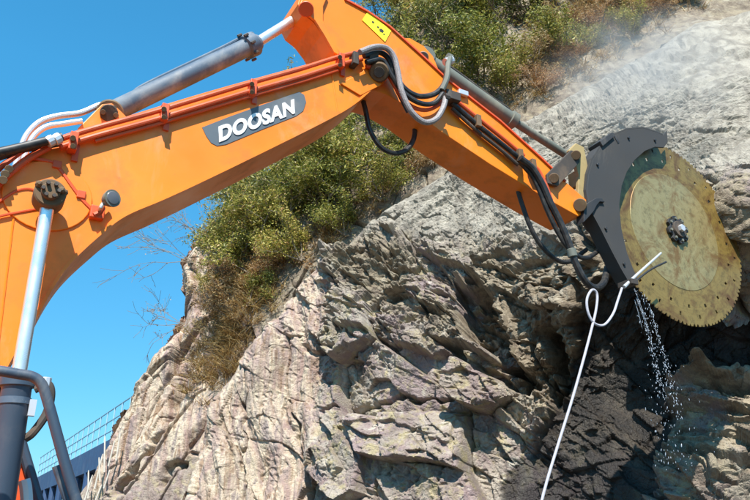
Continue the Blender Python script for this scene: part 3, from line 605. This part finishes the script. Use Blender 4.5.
# machine body on its tracks, left of the picture
body = G(); bl = lambda s, n_, z: foot+D*s+N*n_+Z*(z-foot.z)
bo = [bl(.25, -1.35, 1.05), bl(.25, -1.35, 1.75), bl(-.6, -1.35, 1.95), bl(-3.6, -1.35, 1.95), bl(-4.4, -1.35, 1.7), bl(-4.4, -1.35, 1.05)]
G().prism(bo, N*1.0).out('engine_house', ORANGE, EX, bevel=.03)
G().prism([p+N*1.6 for p in bo], N*1.0).out('engine_house', ORANGE, EX, bevel=.03)
G().prism([bl(-1.2, -.36, 1.05), bl(-1.2, -.36, 1.9), bl(-4.0, -.36, 1.9), bl(-4.0, -.36, 1.05)], N*.62).out('engine_house', ORANGE, EX, bevel=.03)
cab = G().prism([bl(.3, .75, 1.78), bl(.38, .75, 2.5), bl(.1, .75, 3.25), bl(-1.3, .75, 3.25), bl(-1.4, .75, 1.98)], N*.95).out('cab', ORANGE, EX, bevel=.04)
G().prism([bl(.42, .82, 2.0), bl(.46, .82, 2.5), bl(.2, .82, 3.12), bl(.1, .82, 3.12), bl(.3, .82, 2.5), bl(.25, .82, 2.0)], N*.8).out('windscreen', GLASS, cab)
G().prism([bl(.1, .74, 2.2), bl(.1, .74, 2.9), bl(-1.1, .74, 3.1), bl(-1.2, .74, 2.2)], -N*.01).out('side_window', GLASS, cab)
G().cyl(bl(-1.7, 0, .75), bl(-1.7, 0, 1.08), .8, 32).out('slew_ring', GREASE, EX, smooth=True)
G().box(bl(-1.7, 0, .62), D*1.0, N*.85, Z*.18).out('undercarriage', GREASE, EX, bevel=.02)
for s in (-1, 1):
    tr = [bl(-1.7+math.cos(a)*.42*1+(1.75 if math.cos(a) > 0 else -1.75), s*1.25-.28, .44+.42*math.sin(a)) for a in [k*math.pi/12+.001 for k in range(24)]]
    to_ = G().prism(tr, N*.56).out('track', RUST, EX, bevel=.01)
    for k in range(24):
        a = k/24
        for zz in (.87, .015): G().box(bl(-3.4+3.4*a, s*1.25, zz), D*.05, N*.29, Z*.02).out('track_shoe', GREASE, to_)
# handrail in front of the boom cylinder
hr = G().tube([pl(x, y, -.75) for x, y in ((-60, 366), (-30, 368), (0, 371), (18, 374), (33, 377), (42, 385), (48, 402), (58, 438), (68, 474), (80, 512), (95, 560))], .030, 12).out('handrail', BARREL2, EX, smooth=True)
G().tube([pl(x, y, -.62) for x, y in ((56, 466), (60, 478), (66, 496), (78, 530))], .024, 10).out('handrail', BARREL2, EX, smooth=True)
G().prism(pls([(16, 422), (20, 432), (28, 462), (36, 500), (44, 560), (10, 560), (12, 500)], .3), N*.1).out('front_frame_plate', ORANGE2, EX, bevel=.01)
G().tube(pls([(20, 438), (27, 462), (34, 486), (44, 520)], .25), .035, 10).out('steel_tube', BARREL2, EX, smooth=True)
G().tube(pls([(24, 480), (26, 490), (28, 520)], .1), .04, 8).out('steel_tube', PALE, EX, smooth=True)

# ------------------------------------------------------------------ rock saw
SAW = empty('rock_saw', HUB, 'huge circular rock cutting saw with charcoal guard hung on the end of the orange arm', 'saw')
OB = -BLADE_OFF
def pb_(x, y, off): return pl(x, y, off)
g_out = [(667, 130), (663, 135), (656, 132), (643, 128), (627, 129.5), (614, 135), (602, 145), (593, 159), (588.5, 174), (587, 190), (589, 203), (594.5, 215), (602, 229), (612, 249), (622, 268), (632, 285)]
g_in = [(638, 279), (633, 268), (627, 252), (621.5, 228), (619.5, 205), (622, 186), (627, 172), (635, 160), (645, 151), (655, 147), (664, 147.5), (668, 142)]
GN, GF = -.02, .15
guard = G().prism(pls(g_out+g_in, GN), N*.02).out('guard', GUARDM, SAW, bevel=.006)
G().prism([p+N*(GF-GN-.02) for p in pls(g_out+g_in, GN)], N*.02).out('guard_back', GUARDM, SAW, bevel=.006)
G().strip([p for p in pls(g_out[1:], GN)], N*(GF-GN), -.02).out('guard_rim', GUARDM, SAW)
rim2 = [p+N*.004 for p in pls(g_out[8:], GN)]
for i in (2, 4, 7, 10, 12, 14):
    x, y = g_out[i]; dx = (640-x)*.09; q = pl(x+dx, y+(225-y)*.09, GN-.002); G().cyl(q, q-N*.018, .018, 8).out('bolt', BLACKP, SAW)
G().prism(pls([(600, 141), (612, 132), (615, 136), (603, 146)], GN-.03), N*.2).out('guard_bracket', BLACKP, SAW, bevel=.005)
G().prism(pls([(612, 132), (613.5, 133), (619.5, 142), (618, 143)], GN-.008), N*.006).out('guard_seam', BLACKP, SAW)
G().prism(pls([(584, 206), (589, 202), (596, 198), (602, 198), (605, 202), (600, 201.5), (597, 205), (594, 211), (588, 218), (584, 222)], GN-.03), N*.12).out('guard_bracket', BLACKP, SAW, bevel=.006)
G().prism(pls([(582, 200), (592, 196), (600, 204), (610, 225), (603, 236), (592, 228), (584, 214)], .30), N*.1).out('mounting_frame', GREASE, SAW, bevel=.01)
G().cyl(HUB+N*.12, HUB+N*.5, .22, 28).out('hydraulic_motor', GREASE, SAW, smooth=True)
G().box(HUB+N*.33-D*.55+Z*.1, D*.55, N*.06, Z*.14).out('mounting_frame', GREASE, SAW, bevel=.01)
# blade: polar sheet with teeth and drilled holes
R0 = 1.23; NA = 480; NR = [0.10, .3, .6, .845*1, .885, .93, .965, 1.0]
R_ = [r*R0 for r in (.10, .4, .69, .78, .815, .88, .918, .972)]
v = []; f = []
nt_ = 112
for i, r in enumerate(R_+[R0]):
    for k in range(NA):
        a = 2*math.pi*k/NA; rr = r
        if i == len(R_): ph = (k*nt_/NA) % 1; rr = R0*(1.0 if ph < .62 else .976)
        v.append(D*math.cos(a)*rr+Z*math.sin(a)*rr)
rr_ = random.Random(3); holes = set()
for base, step in ((3, 24), (5, 24)):
    for k in range(0, NA, step):
        kk = k+(12 if base == 5 else 0); holes.add((base, kk % NA)); holes.add((base, (kk+1) % NA)); 
        if base == 3: holes.add((base, (kk+2) % NA))
for i in range(len(R_)):
    for k in range(NA):
        if (i, k) in holes: continue
        f.append((i*NA+k, i*NA+(k+1) % NA, (i+1)*NA+(k+1) % NA, (i+1)*NA+k))
me = bpy.data.meshes.new('blade'); me.from_pydata([tuple(p) for p in v], [], f); me.update(); me.materials.append(BLADEM)
blade = bpy.data.objects.new('blade', me); C.objects.link(blade); blade.parent = SAW
so_ = blade.modifiers.new('solid', 'SOLIDIFY'); so_.thickness = .012; so_.offset = 0
def dsk(name, r0, off0, off1, mt, parent, seg=96, prof=None):
    p0 = HUB+N*off0; p1 = HUB+N*off1; return G().lathe(p0, p1, prof or [(0, r0-.006), (.4, r0), (1, r0)], seg).out(name, mt, parent, smooth=True)
dsk('inner_plate', R0*.635, -.011, .0, BLADEI, blade)
hubo = G(); pts = []
for k in range(64):
    a = 2*math.pi*k/64; ph = (k*8/64) % 1; pts.append(HUB-N*.018+(D*math.cos(a)+Z*math.sin(a))*(.185 if ph < .55 else .145))
hub = G().prism(pts, -N*.035).out('hub', BLACKP, blade, bevel=.004)
dsk('hub_flange', .11, -.085, -.05, GREASE, hub, 32); dsk('hub_nut', .05, -.125, -.08, PALE, hub, 6)
for k in range(8):
    a = 2*math.pi*(k+.27)/8; q = HUB-N*.052+(D*math.cos(a)+Z*math.sin(a))*.145; G().cyl(q, q-N*.022, .018, 6).out('bolt', OLIVE, hub)
# spray lance clamped under the guard
ln = empty('spray_lance', pl(624, 286, -.15), 'thin pale metal lance spraying water across the lower left of the saw blade', 'lance')
G().tube([pl(624, 287, -.17), pl(640, 272, -.17), pl(661, 253, -.17)], .020, 8, r1=.012).out('tube', PALE, ln, smooth=True)
G().tube([pl(632, 284, -.20), pl(650, 270, -.20), pl(668, 261, -.2)][:2]+[pl(666, 262, -.2)], .012, 8).out('side_rod', BLACKP, ln, smooth=True)
G().box(pl(628, 284, -.12), D*.05, N*.10, Z*.03).out('clamp', GREASE, ln, bevel=.005)
# hose that feeds the lance, hanging to the ground
rp = pls([(622, 288), (618, 300), (613, 314), (604, 325), (594, 323), (588, 312), (587, 299), (592, 290), (597, 294), (596, 310), (590, 335), (582, 365), (572, 400), (558, 445), (544, 492), (528, 560), (512, 640)], -.24)
ro = G().tube(rp+[pl(505, 690, -.4), Vector((pl(500, 700, -.4).x, pl(500, 700, -.4).y-.3, .05))], .013, 8).out('white_hose', ROPE, None, smooth=True)
ro['label'] = 'thin white hose looped below the saw guard and hanging down past the rock'; ro['category'] = 'hose'
# water thrown down by the blade
wg = G(); R = random.Random(5)
def drop(p, r, st=1.0):
    a = Vector((R.uniform(-.3, .3), R.uniform(-.3, .3), 1)).normalized(); wg.lathe(p-a*r*st, p+a*r*st, [(0, r*.2), (.25, r*.8), (.6, r), (.9, r*.5), (1, r*.1)], 5)
for (x0, y0, x1, y1, n_, sp) in ((634, 288, 664, 400, 170, 1.8), (642, 288, 680, 420, 190, 2.0), (638, 290, 674, 470, 170, 9), (655, 330, 700, 440, 22, 16)):
    for k in range(n_):
        t_ = R.random()**.8; x = x0+(x1-x0)*t_**.85+R.gauss(0, sp*(.3+t_)); y = y0+(y1-y0)*t_
        drop(pl(x, y, R.uniform(-.25, .15)), R.uniform(.0018, .0045)*(1 if R.random() < .85 else 1.4), R.uniform(1.2, 4))
for k in range(3):
    x = R.gauss(638, 3.5); y = R.uniform(286, 300); L_ = R.uniform(20, 70); o_ = R.uniform(-.2, .1); sl_ = R.uniform(.25, .42)
    wg.tube([pl(x, y, o_), pl(x+sl_*L_*.5, y+L_*.45, o_), pl(x+sl_*L_*1.0, y+L_, o_)], .0035, 4, 4, .0015)
m, t, b = mat('water_drops'); b.inputs['Base Color'].default_value = (.6, .66, .74, 1); b.inputs['Roughness'].default_value = .06; b.inputs['Transmission Weight'].default_value = .6; b.inputs['IOR'].default_value = 1.33
wo = wg.out('water_spray', m, None, smooth=True, angle=180); wo['kind'] = 'stuff'
# ------------------------------------------------------------------ vegetation
def leaf_mat(name, stops, rough=.55, trans=.35):
    m, t, b = mat(name); ge = t.nodes.new('ShaderNodeNewGeometry'); oi = t.nodes.new('ShaderNodeObjectInfo')
    c = ramp(t, ge.outputs['Random Per Island'], stops)
    h = nd(t, 'ShaderNodeHueSaturation'); t.links.new(c, h.inputs['Color'])
    mr = nd(t, 'ShaderNodeMapRange'); t.links.new(oi.outputs['Random'], mr.inputs['Value']); mr.inputs['To Min'].default_value = .75; mr.inputs['To Max'].default_value = 1.3; t.links.new(mr.outputs[0], h.inputs['Value'])
    mh = nd(t, 'ShaderNodeMapRange'); t.links.new(oi.outputs['Random'], mh.inputs['Value']); mh.inputs['To Min'].default_value = .515; mh.inputs['To Max'].default_value = .475; t.links.new(mh.outputs[0], h.inputs['Hue'])
    t.links.new(h.outputs[0], b.inputs['Base Color']); b.inputs['Roughness'].default_value = rough
    tr = t.nodes.new('ShaderNodeBsdfTranslucent'); t.links.new(h.outputs[0], tr.inputs[0]); mx = t.nodes.new('ShaderNodeMixShader'); mx.inputs[0].default_value = trans
    t.links.new(b.outputs[0], mx.inputs[1]); t.links.new(tr.outputs[0], mx.inputs[2]); t.links.new(mx.outputs[0], t.nodes['Material Output'].inputs[0]); return m
LEAF = leaf_mat('olive_leaves', [(0, (.08, .11, .014)), (.3, (.19, .20, .03)), (.6, (.35, .33, .055)), (.85, (.52, .46, .11)), (1, (.45, .28, .10))])
LEAFD = leaf_mat('dark_green_leaves', [(0, (.04, .06, .016)), (.45, (.12, .15, .03)), (.8, (.26, .27, .06)), (1, (.42, .36, .14))])
DRY = leaf_mat('dry_leaves', [(0, (.14, .07, .02)), (.4, (.34, .19, .06)), (.75, (.50, .34, .13)), (1, (.60, .48, .27))])
m, t, b = mat('bark'); b.inputs['Roughness'].default_value = .9
t.links.new(mix(t, noise(t, obc(t), 12, 5), (.10, .075, .055), (.33, .27, .20)), b.inputs['Base Color']); BARK = m

def grow(R, base, d0, length, r, depth, segs, tips, droop=0.0):
    p = Vector(base); d = Vector(d0).normalized(); pts = [p.copy()]; n = 4
    for k in range(n):
        d = (d+Vector((R.gauss(0, .16), R.gauss(0, .16), R.gauss(0, .12)-droop))).normalized(); p = p+d*length/n; pts.append(p.copy())
        if depth > 0 and k >= 1:
            for q in range(R.choice((1, 1, 2))):
                nd_ = (d+Vector((R.gauss(0, .6), R.gauss(0, .6), R.gauss(.05, .45)))).normalized(); grow(R, p, nd_, length*R.uniform(.45, .7), r*.55, depth-1, segs, tips, droop)
    segs.append((pts, r)); tips += pts[1:]
def raw(name, V, F_, mt):
    me = bpy.data.meshes.new(name); me.from_pydata([tuple(p) for p in V], [], F_); me.update(); me.materials.append(mt); return me
def leaves_mesh(name, tips, R, per, spread, ll, lw, mt):
    V = []; F_ = []
    for p in tips:
        for k in range(per):
            c = p+Vector((R.gauss(0, spread), R.gauss(0, spread), R.gauss(0, spread))); a = Vector((R.gauss(0, 1), R.gauss(0, 1), R.gauss(-.1, .8))).normalized()
            b_ = a.cross(Vector((R.gauss(0, 1), R.gauss(0, 1), R.gauss(0, 1)))).normalized(); l = ll*R.uniform(.6, 1.3); w_ = lw*R.uniform(.6, 1.3); i = len(V)
            V += [c-a*l*.5, c+b_*w_*.5, c+a*l*.5, c-b_*w_*.5]; F_.append((i, i+1, i+2, i+3))
    return raw(name, V, F_, mt)
def shrub_meshes(seed, height, wide, per, mt, ll=.085, lw=.034, spread=.11):
    R = random.Random(seed); segs = []; tips = []
    for k in range(6): grow(R, (R.gauss(0, .06), R.gauss(0, .06), -.1), (R.gauss(0, wide), R.gauss(0, wide), 1), height*R.uniform(.65, 1.05), .03, 2, segs, tips)
    g_ = G()
    for pts, r in segs: g_.tube(pts, r, 4, 0, r*.4)
    return raw('branches', g_.v, g_.f, BARK), leaves_mesh('foliage', tips, R, per, spread, ll, lw, mt)
VAR = [shrub_meshes(21, 1.25, .6, 12, LEAF, .11, .036, .095), shrub_meshes(22, 1.4, .5, 13, LEAFD, .09, .03, .09), shrub_meshes(23, 1.0, .85, 14, LEAF, .09, .032, .10), shrub_meshes(24, 1.0, .75, 9, DRY, .12, .018, .08), shrub_meshes(25, 1.4, .6, 12, LEAF, .12, .024, .08)]
def ob(name, me, parent): o = bpy.data.objects.new(name, me); C.objects.link(o); o.parent = parent; return o
RS = random.Random(77)
def shrub(px, py, var, scale, label, lean=0., surf=None, dy=0):
    p, nn = (surf or hill_surf)(px, py)
    r = empty('shrub', p+Vector((0, -.12-dy, -.05)), label, 'shrub', 'shrubs growing on the slope behind the boom')
    r.scale = (scale, scale, scale*RS.uniform(.85, 1.1)); r.rotation_euler = (RS.uniform(.0, .35), RS.uniform(-.2, .2)+lean, RS.uniform(0, 6.28))
    a, b_ = VAR[var]; ob('branches', a, r); ob('foliage', b_, r); return r
SH = [
 (210, 248, 3, .5, 'sparse dry shrub on the pale rock peak at the left end of the slope'),
 (226, 312, 3, .85, 'rust brown dry shrub in the upper gully above the arching grass'),
 (240, 332, 3, .6, 'small rusty dry shrub against the left edge of the main rock'),
 (210, 345, 3, .65, 'small dry shrub at the bottom of the grassy gully'),
 (252, 304, 2, .65, 'low olive shrub at the head of the grassy gully'),
 (206, 290, 2, .35, 'low pale shrub hugging the right side of the pale rock peak'),
 (228, 236, 0, .6, 'small olive shrub just right of the pale rock peak against the sky'),
 (246, 215, 1, .85, 'darker green shrub close under the boom edge left of the lettering'),
 (224, 285, 3, .7, 'brown dry shrub above the gully in the left spur'),
 (246, 270, 0, .85, 'olive shrub standing above the dry grass of the gully'),
 (264, 245, 4, 1.05, 'olive shrub in the middle of the thicket below the boom lettering'),
 (268, 205, 0, 1.1, 'bushy olive shrub directly below the first letters of the boom decal'),
 (270, 285, 3, .75, 'low dry shrub at the lower corner of the thicket by the main rock'),
 (296, 190, 4, 1.2, 'bright olive shrub below the last letters of the boom decal'),
 (292, 232, 1, 1.05, 'dark green shrub in the heart of the thicket under the boom'),
 (300, 262, 2, .8, 'low spreading olive shrub on the rim of the main rock'),
 (322, 165, 0, 1.25, 'tall olive shrub tucked under the boom near its tip'),
 (325, 212, 4, 1.1, 'yellow green shrub midway between boom and rock rim'),
 (345, 190, 0, 1.05, 'full olive shrub left of the hanging black hose loop'),
 (342, 232, 2, .75, 'small spreading shrub on the rock rim below the boom tip'),
 (355, 150, 1, 1.2, 'dark shrub directly under the boom tip pin'),
 (372, 180, 4, 1.0, 'olive shrub behind the hanging black hose loop'),
 (385, 200, 2, .7, 'low shrub on the rock rim below the hanging hose loop'),
 (398, 165, 0, .95, 'olive shrub right of the hanging hose loop under the arm'),
 (415, 172, 3, .7, 'dry brown shrub on the rock rim beneath the arm'),
 (400, 92, 0, 1.2, 'olive shrub on the slope mostly hidden behind the upper arm'),
 (378, 108, 4, 1.1, 'yellow green shrub mostly hidden behind the boom tip'),
 (430, 108, 2, 1.0, 'spreading shrub mostly hidden behind the middle of the arm'),
 (398, 40, 4, 1.3, 'bright green shrub against the sky just behind the yellow sticker'),
 (420, 25, 0, 1.4, 'tall olive shrub above the middle of the arm with sky behind'),
 (440, 60, 1, 1.2, 'dark green shrub behind the grey bucket cylinder'),
 (460, 20, 4, 1.5, 'large yellow green shrub near the top of the picture above the arm'),
 (478, 78, 0, 1.15, 'olive shrub above the middle of the bucket cylinder'),
 (500, 35, 0, 1.4, 'full olive shrub high on the slope right of the largest shrub'),
 (505, 92, 2, .9, 'low spreading shrub just above the end of the cylinder barrel'),
 (535, 20, 1, 1.3, 'dark green shrub beside the grey rock streak on the upper slope'),
 (530, 78, 3, .9, 'dry shrub where the slope meets the pale rock bench'),
 (562, 45, 3, 1.0, 'straw coloured shrub above the pale rock bench'),
 (575, 10, 4, 1.2, 'yellow green shrub at the top edge over the pale bench'),
 (600, 40, 3, .8, 'small dry shrub on the line where soil meets pale rock'),
 (620, 12, 3, 1.0, 'dry brushy shrub at the top above the saw guard'),
 (655, 8, 3, .8, 'smallest dry shrub near the upper right end of the slope'),
 (590, 22, 3, .8, 'rust brown dry shrub between the yellow green shrub and the bench'),
 (640, 28, 3, .7, 'low straw coloured shrub just above the pale bench over the dust'),
 (676, 2, 2, .7, 'low olive shrub at the upper right end of the slope'),
 (545, 60, 0, .8, 'small olive shrub beside the grey rock streak near the bench'),
 (600, -8, 1, .9, 'dark shrub at the top edge right of the yellow green shrub'),
 (450, -20, 0, 1.5, 'olive shrub cut by the top edge above the arm'),
 (500, -25, 1, 1.5, 'dark green shrub cut by the top edge of the picture'),
 (560, -35, 4, 1.4, 'olive shrub above the top edge over the pale bench'),
]
for px, py in ((556, 66), (572, 60), (585, 52), (610, 28), (622, 38), (632, 6), (646, 14), (662, 18), (690, -4), (605, 14), (540, 92), (577, 36), (640, -10), (668, -8)):
    SH.append((px, py, RS.choice((2, 3, 3, 0)), RS.uniform(.45, .7), 'small low shrub in the strip of dry brush above the pale rock bench'))
for px, py, va, s, lab in SH: shrub(px, py, va, s, lab)
# dry grass: arching blades, one mass
def grass_clump(g_, R, p, n_, L, w_):
    for k in range(n_):
        a = R.uniform(0, 6.28); out = Vector((math.cos(a)*R.uniform(.2, .9), math.sin(a)*R.uniform(.2, .9)-.35, 1)).normalized(); l = L*R.uniform(.5, 1.2); q = p+Vector((R.gauss(0, .07), R.gauss(0, .05), 0))
        side = out.cross(Vector((R.gauss(0, 1), R.gauss(0, 1), .2))).normalized()*w_; pr = q; dd = out; i = len(g_.v); V = []
        for s in range(4): V += [pr-side*(1-s/3.3), pr+side*(1-s/3.3)]; dd = (dd+Vector((0, 0, -.42))).normalized(); pr = pr+dd*l/3
        g_.v += V; g_.f += [(i+2*s, i+2*s+1, i+2*s+3, i+2*s+2) for s in range(3)]
gg = G(); R = random.Random(9)
for k in range(170):
    t_ = R.random(); x = 200+58*t_+R.gauss(0, 12); y = 376-96*t_+R.gauss(0, 16)
    p, nn = hill_surf(x, y); grass_clump(gg, R, p+Vector((0, -.08, -.05)), 20, R.uniform(.3, .8), .008)
for k in range(170):
    t_ = R.random(); a = [(250, 322), (300, 268), (345, 232), (420, 172), (470, 142), (520, 108), (600, 66), (700, 6)]; i = int(t_*7); u_ = t_*7-i
    x = a[i][0]+(a[i+1][0]-a[i][0])*u_+R.gauss(0, 6); y = a[i][1]+(a[i+1][1]-a[i][1])*u_-abs(R.gauss(0, 14))
    p, nn = hill_surf(x, y); grass_clump(gg, R, p+Vector((0, -.05, -.03)), 16, .42, .009)
for k in range(420):
    x = R.uniform(185, 740); y = R.uniform(-20, 300)
    if x < 205 or y > 330-(x-185)*.62 or y < 240-(x-185)*1.1: continue
    p, nn = hill_surf(x, y); grass_clump(gg, R, p, 16, .4, .009)
me = raw('dry_grass', gg.v, gg.f, DRY); go = ob('dry_grass', me, None); go['kind'] = 'stuff'
# leafless shrubs that reach out over the left edge of the spur
for i, (px, py, d0, L, lab) in enumerate([(192, 262, (-1.0, -.2, .35), 1.25, 'leafless thin twigs reaching left from the pale rock peak'), (198, 228, (-.7, -.1, 1), 1.1, 'leafless upright twigs above the pale rock peak under the boom'), (178, 318, (-1, -.2, .12), .95, 'leafless thin twigs low on the outer edge of the spur')]):
    p, nn = hill_surf(px, py); R = random.Random(60+i); segs = []; tips = []
    for k in range(4): grow(R, (0, 0, 0), Vector(d0)+Vector((R.gauss(0, .25), R.gauss(0, .2), R.gauss(0, .35))), L*R.uniform(.7, 1.1), .011, 2, segs, tips)
    g_ = G()
    for pts, r in segs: g_.tube(pts, max(r, .0045), 4, 0, .004)
    r_ = empty('bare_shrub', p, lab, 'shrub'); ob('twigs', raw('twigs', g_.v, g_.f, BARK), r_); ob('buds', leaves_mesh('buds', R.sample(tips, 60), R, 1, .03, .05, .03, DRY), r_)
# pale stakes along the outer foot of the spur
m, t, b = mat('weathered_wood'); b.inputs['Roughness'].default_value = .85
t.links.new(mix(t, noise(t, obc(t), 9, 5), (.42, .36, .29), (.68, .63, .55)), b.inputs['Base Color']); WOOD = m
R = random.Random(4)
for i, (px, py, h_, lean) in enumerate([(84, 484, .6, -.1), (90, 474, .75, .12), (96, 466, .5, -.15), (101, 458, .8, -.1), (106, 452, .55, .15), (112, 446, .6, .05), (79, 494, .7, .2), (99, 474, .4, .25), (88, 492, .45, .3)]):
    p, nn = hill_surf(px+6, py+8); p = p+Vector((0, -.25, -.15))
    s_ = G().lathe(p, p+Vector((lean*h_, -.05, h_)), [(0, .024), (.3, .02), (.9, .017), (1, .008)], 7).out('stake', WOOD, None, smooth=True, origin=p)
    s_['label'] = 'short pale stake leaning on the outer foot of the rock spur'; s_['category'] = 'stake'; s_['group'] = 'pale stakes on the foot of the rock spur'
# ------------------------------------------------------------------ elevated walkway far behind
BLUE = paint('dark_blue_steel', (.025, .06, .14), (.06, .08, .11), .3, .5); RAILM = paint('light_blue_steel', (.25, .42, .52), (.3, .35, .35), .3, .5)
A = aty(37, 479, 46); zz = A.z
r2 = ray(113, 440); B = CAM+r2*((zz-CAMZ)/r2.z)
u = (B-A); u.z = 0; Lw = u.length; u.normalize(); nn = Vector((-u.y, u.x, 0)); nn = nn if nn.y > 0 else -nn
wk = empty('elevated_walkway', Vector((A.x, A.y, 0)), 'dark blue steel walkway bridge with pale railing rising behind the rock spur', 'walkway')
E_ = A+u*(Lw+3)
def bar(p, q, hw, hh): 
    d = (q-p); return G().box((p+q)/2, d/2, nn*hw, Z*hh)
bar(A+Z*-.45, E_+Z*-.45, .14, .45).out('deck_beam', BLUE, wk); bar(A+nn*2.2+Z*-.45, E_+nn*2.2+Z*-.45, .14, .45).out('deck_beam', BLUE, wk)
G().box((A+E_)/2+nn*1.1-Z*.2, (E_-A)/2, nn*.95, Z*.06).out('deck', BLUE, wk)
Lt = (E_-A).length; k = 0.0
while k < Lt:
    for o_ in (0, 2.2): bar(A+u*(k+.4)+nn*o_-Z*.9, A+u*(k+.401)+nn*o_-Z*(zz+.1), .16, 0)if False else G().cyl(A+u*(k+.4)+nn*o_-Z*.9, Vector((A+u*(k+.4)+nn*o_).xy.to_3d()), .17, 10).out('pillar', BLUE, wk)
    k += 2.4
k = 0.0
while k < Lt:
    for o_ in (0, 2.2): G().cyl(A+u*(k+.1)+nn*o_, A+u*(k+.1)+nn*o_+Z*1.25, .03, 6).out('railing_post', RAILM, wk)
    k += 1.3
for o_ in (0, 2.2):
    for h_ in (.4, .82, 1.25): G().cyl(A+nn*o_+Z*h_, E_+nn*o_+Z*h_, .028, 6).out('rail', RAILM, wk)
# ------------------------------------------------------------------ stone dust drifting off the cut
me = bpy.data.meshes.new('dust_cloud'); bm = bmesh.new(); bmesh.ops.create_icosphere(bm, subdivisions=3, radius=1); bm.to_mesh(me); bm.free()
du = bpy.data.objects.new('dust_cloud', me); C.objects.link(du); du.location = aty(645, 72, 10.0); du.scale = (1.9, .9, 1.5); du['kind'] = 'stuff'
m = bpy.data.materials.new('dust'); m.use_nodes = True; t = m.node_tree; t.nodes.clear(); mo = t.nodes.new('ShaderNodeOutputMaterial')
pv = t.nodes.new('ShaderNodeVolumePrincipled'); pv.inputs['Color'].default_value = (.92, .92, .9, 1); co = obc(t)
le = nd(t, 'ShaderNodeVectorMath', operation='LENGTH'); t.links.new(co, le.inputs[0]); nn_ = noise(t, co, 1.4, 3, .6)
fa = ramp(t, le.outputs['Value'], [(.0, 1.), (.95, 0.)]); nr = ramp(t, nn_, [(.36, 0.), (.62, 1.)])
mm = nd(t, 'ShaderNodeMath', operation='MULTIPLY'); t.links.new(fa, mm.inputs[0]); t.links.new(nr, mm.inputs[1])
m2 = nd(t, 'ShaderNodeMath', operation='MULTIPLY'); t.links.new(mm.outputs[0], m2.inputs[0]); m2.inputs[1].default_value = 1.3; t.links.new(m2.outputs[0], pv.inputs['Density']); t.links.new(pv.outputs[0], mo.inputs['Volume'])
me.materials.append(m)
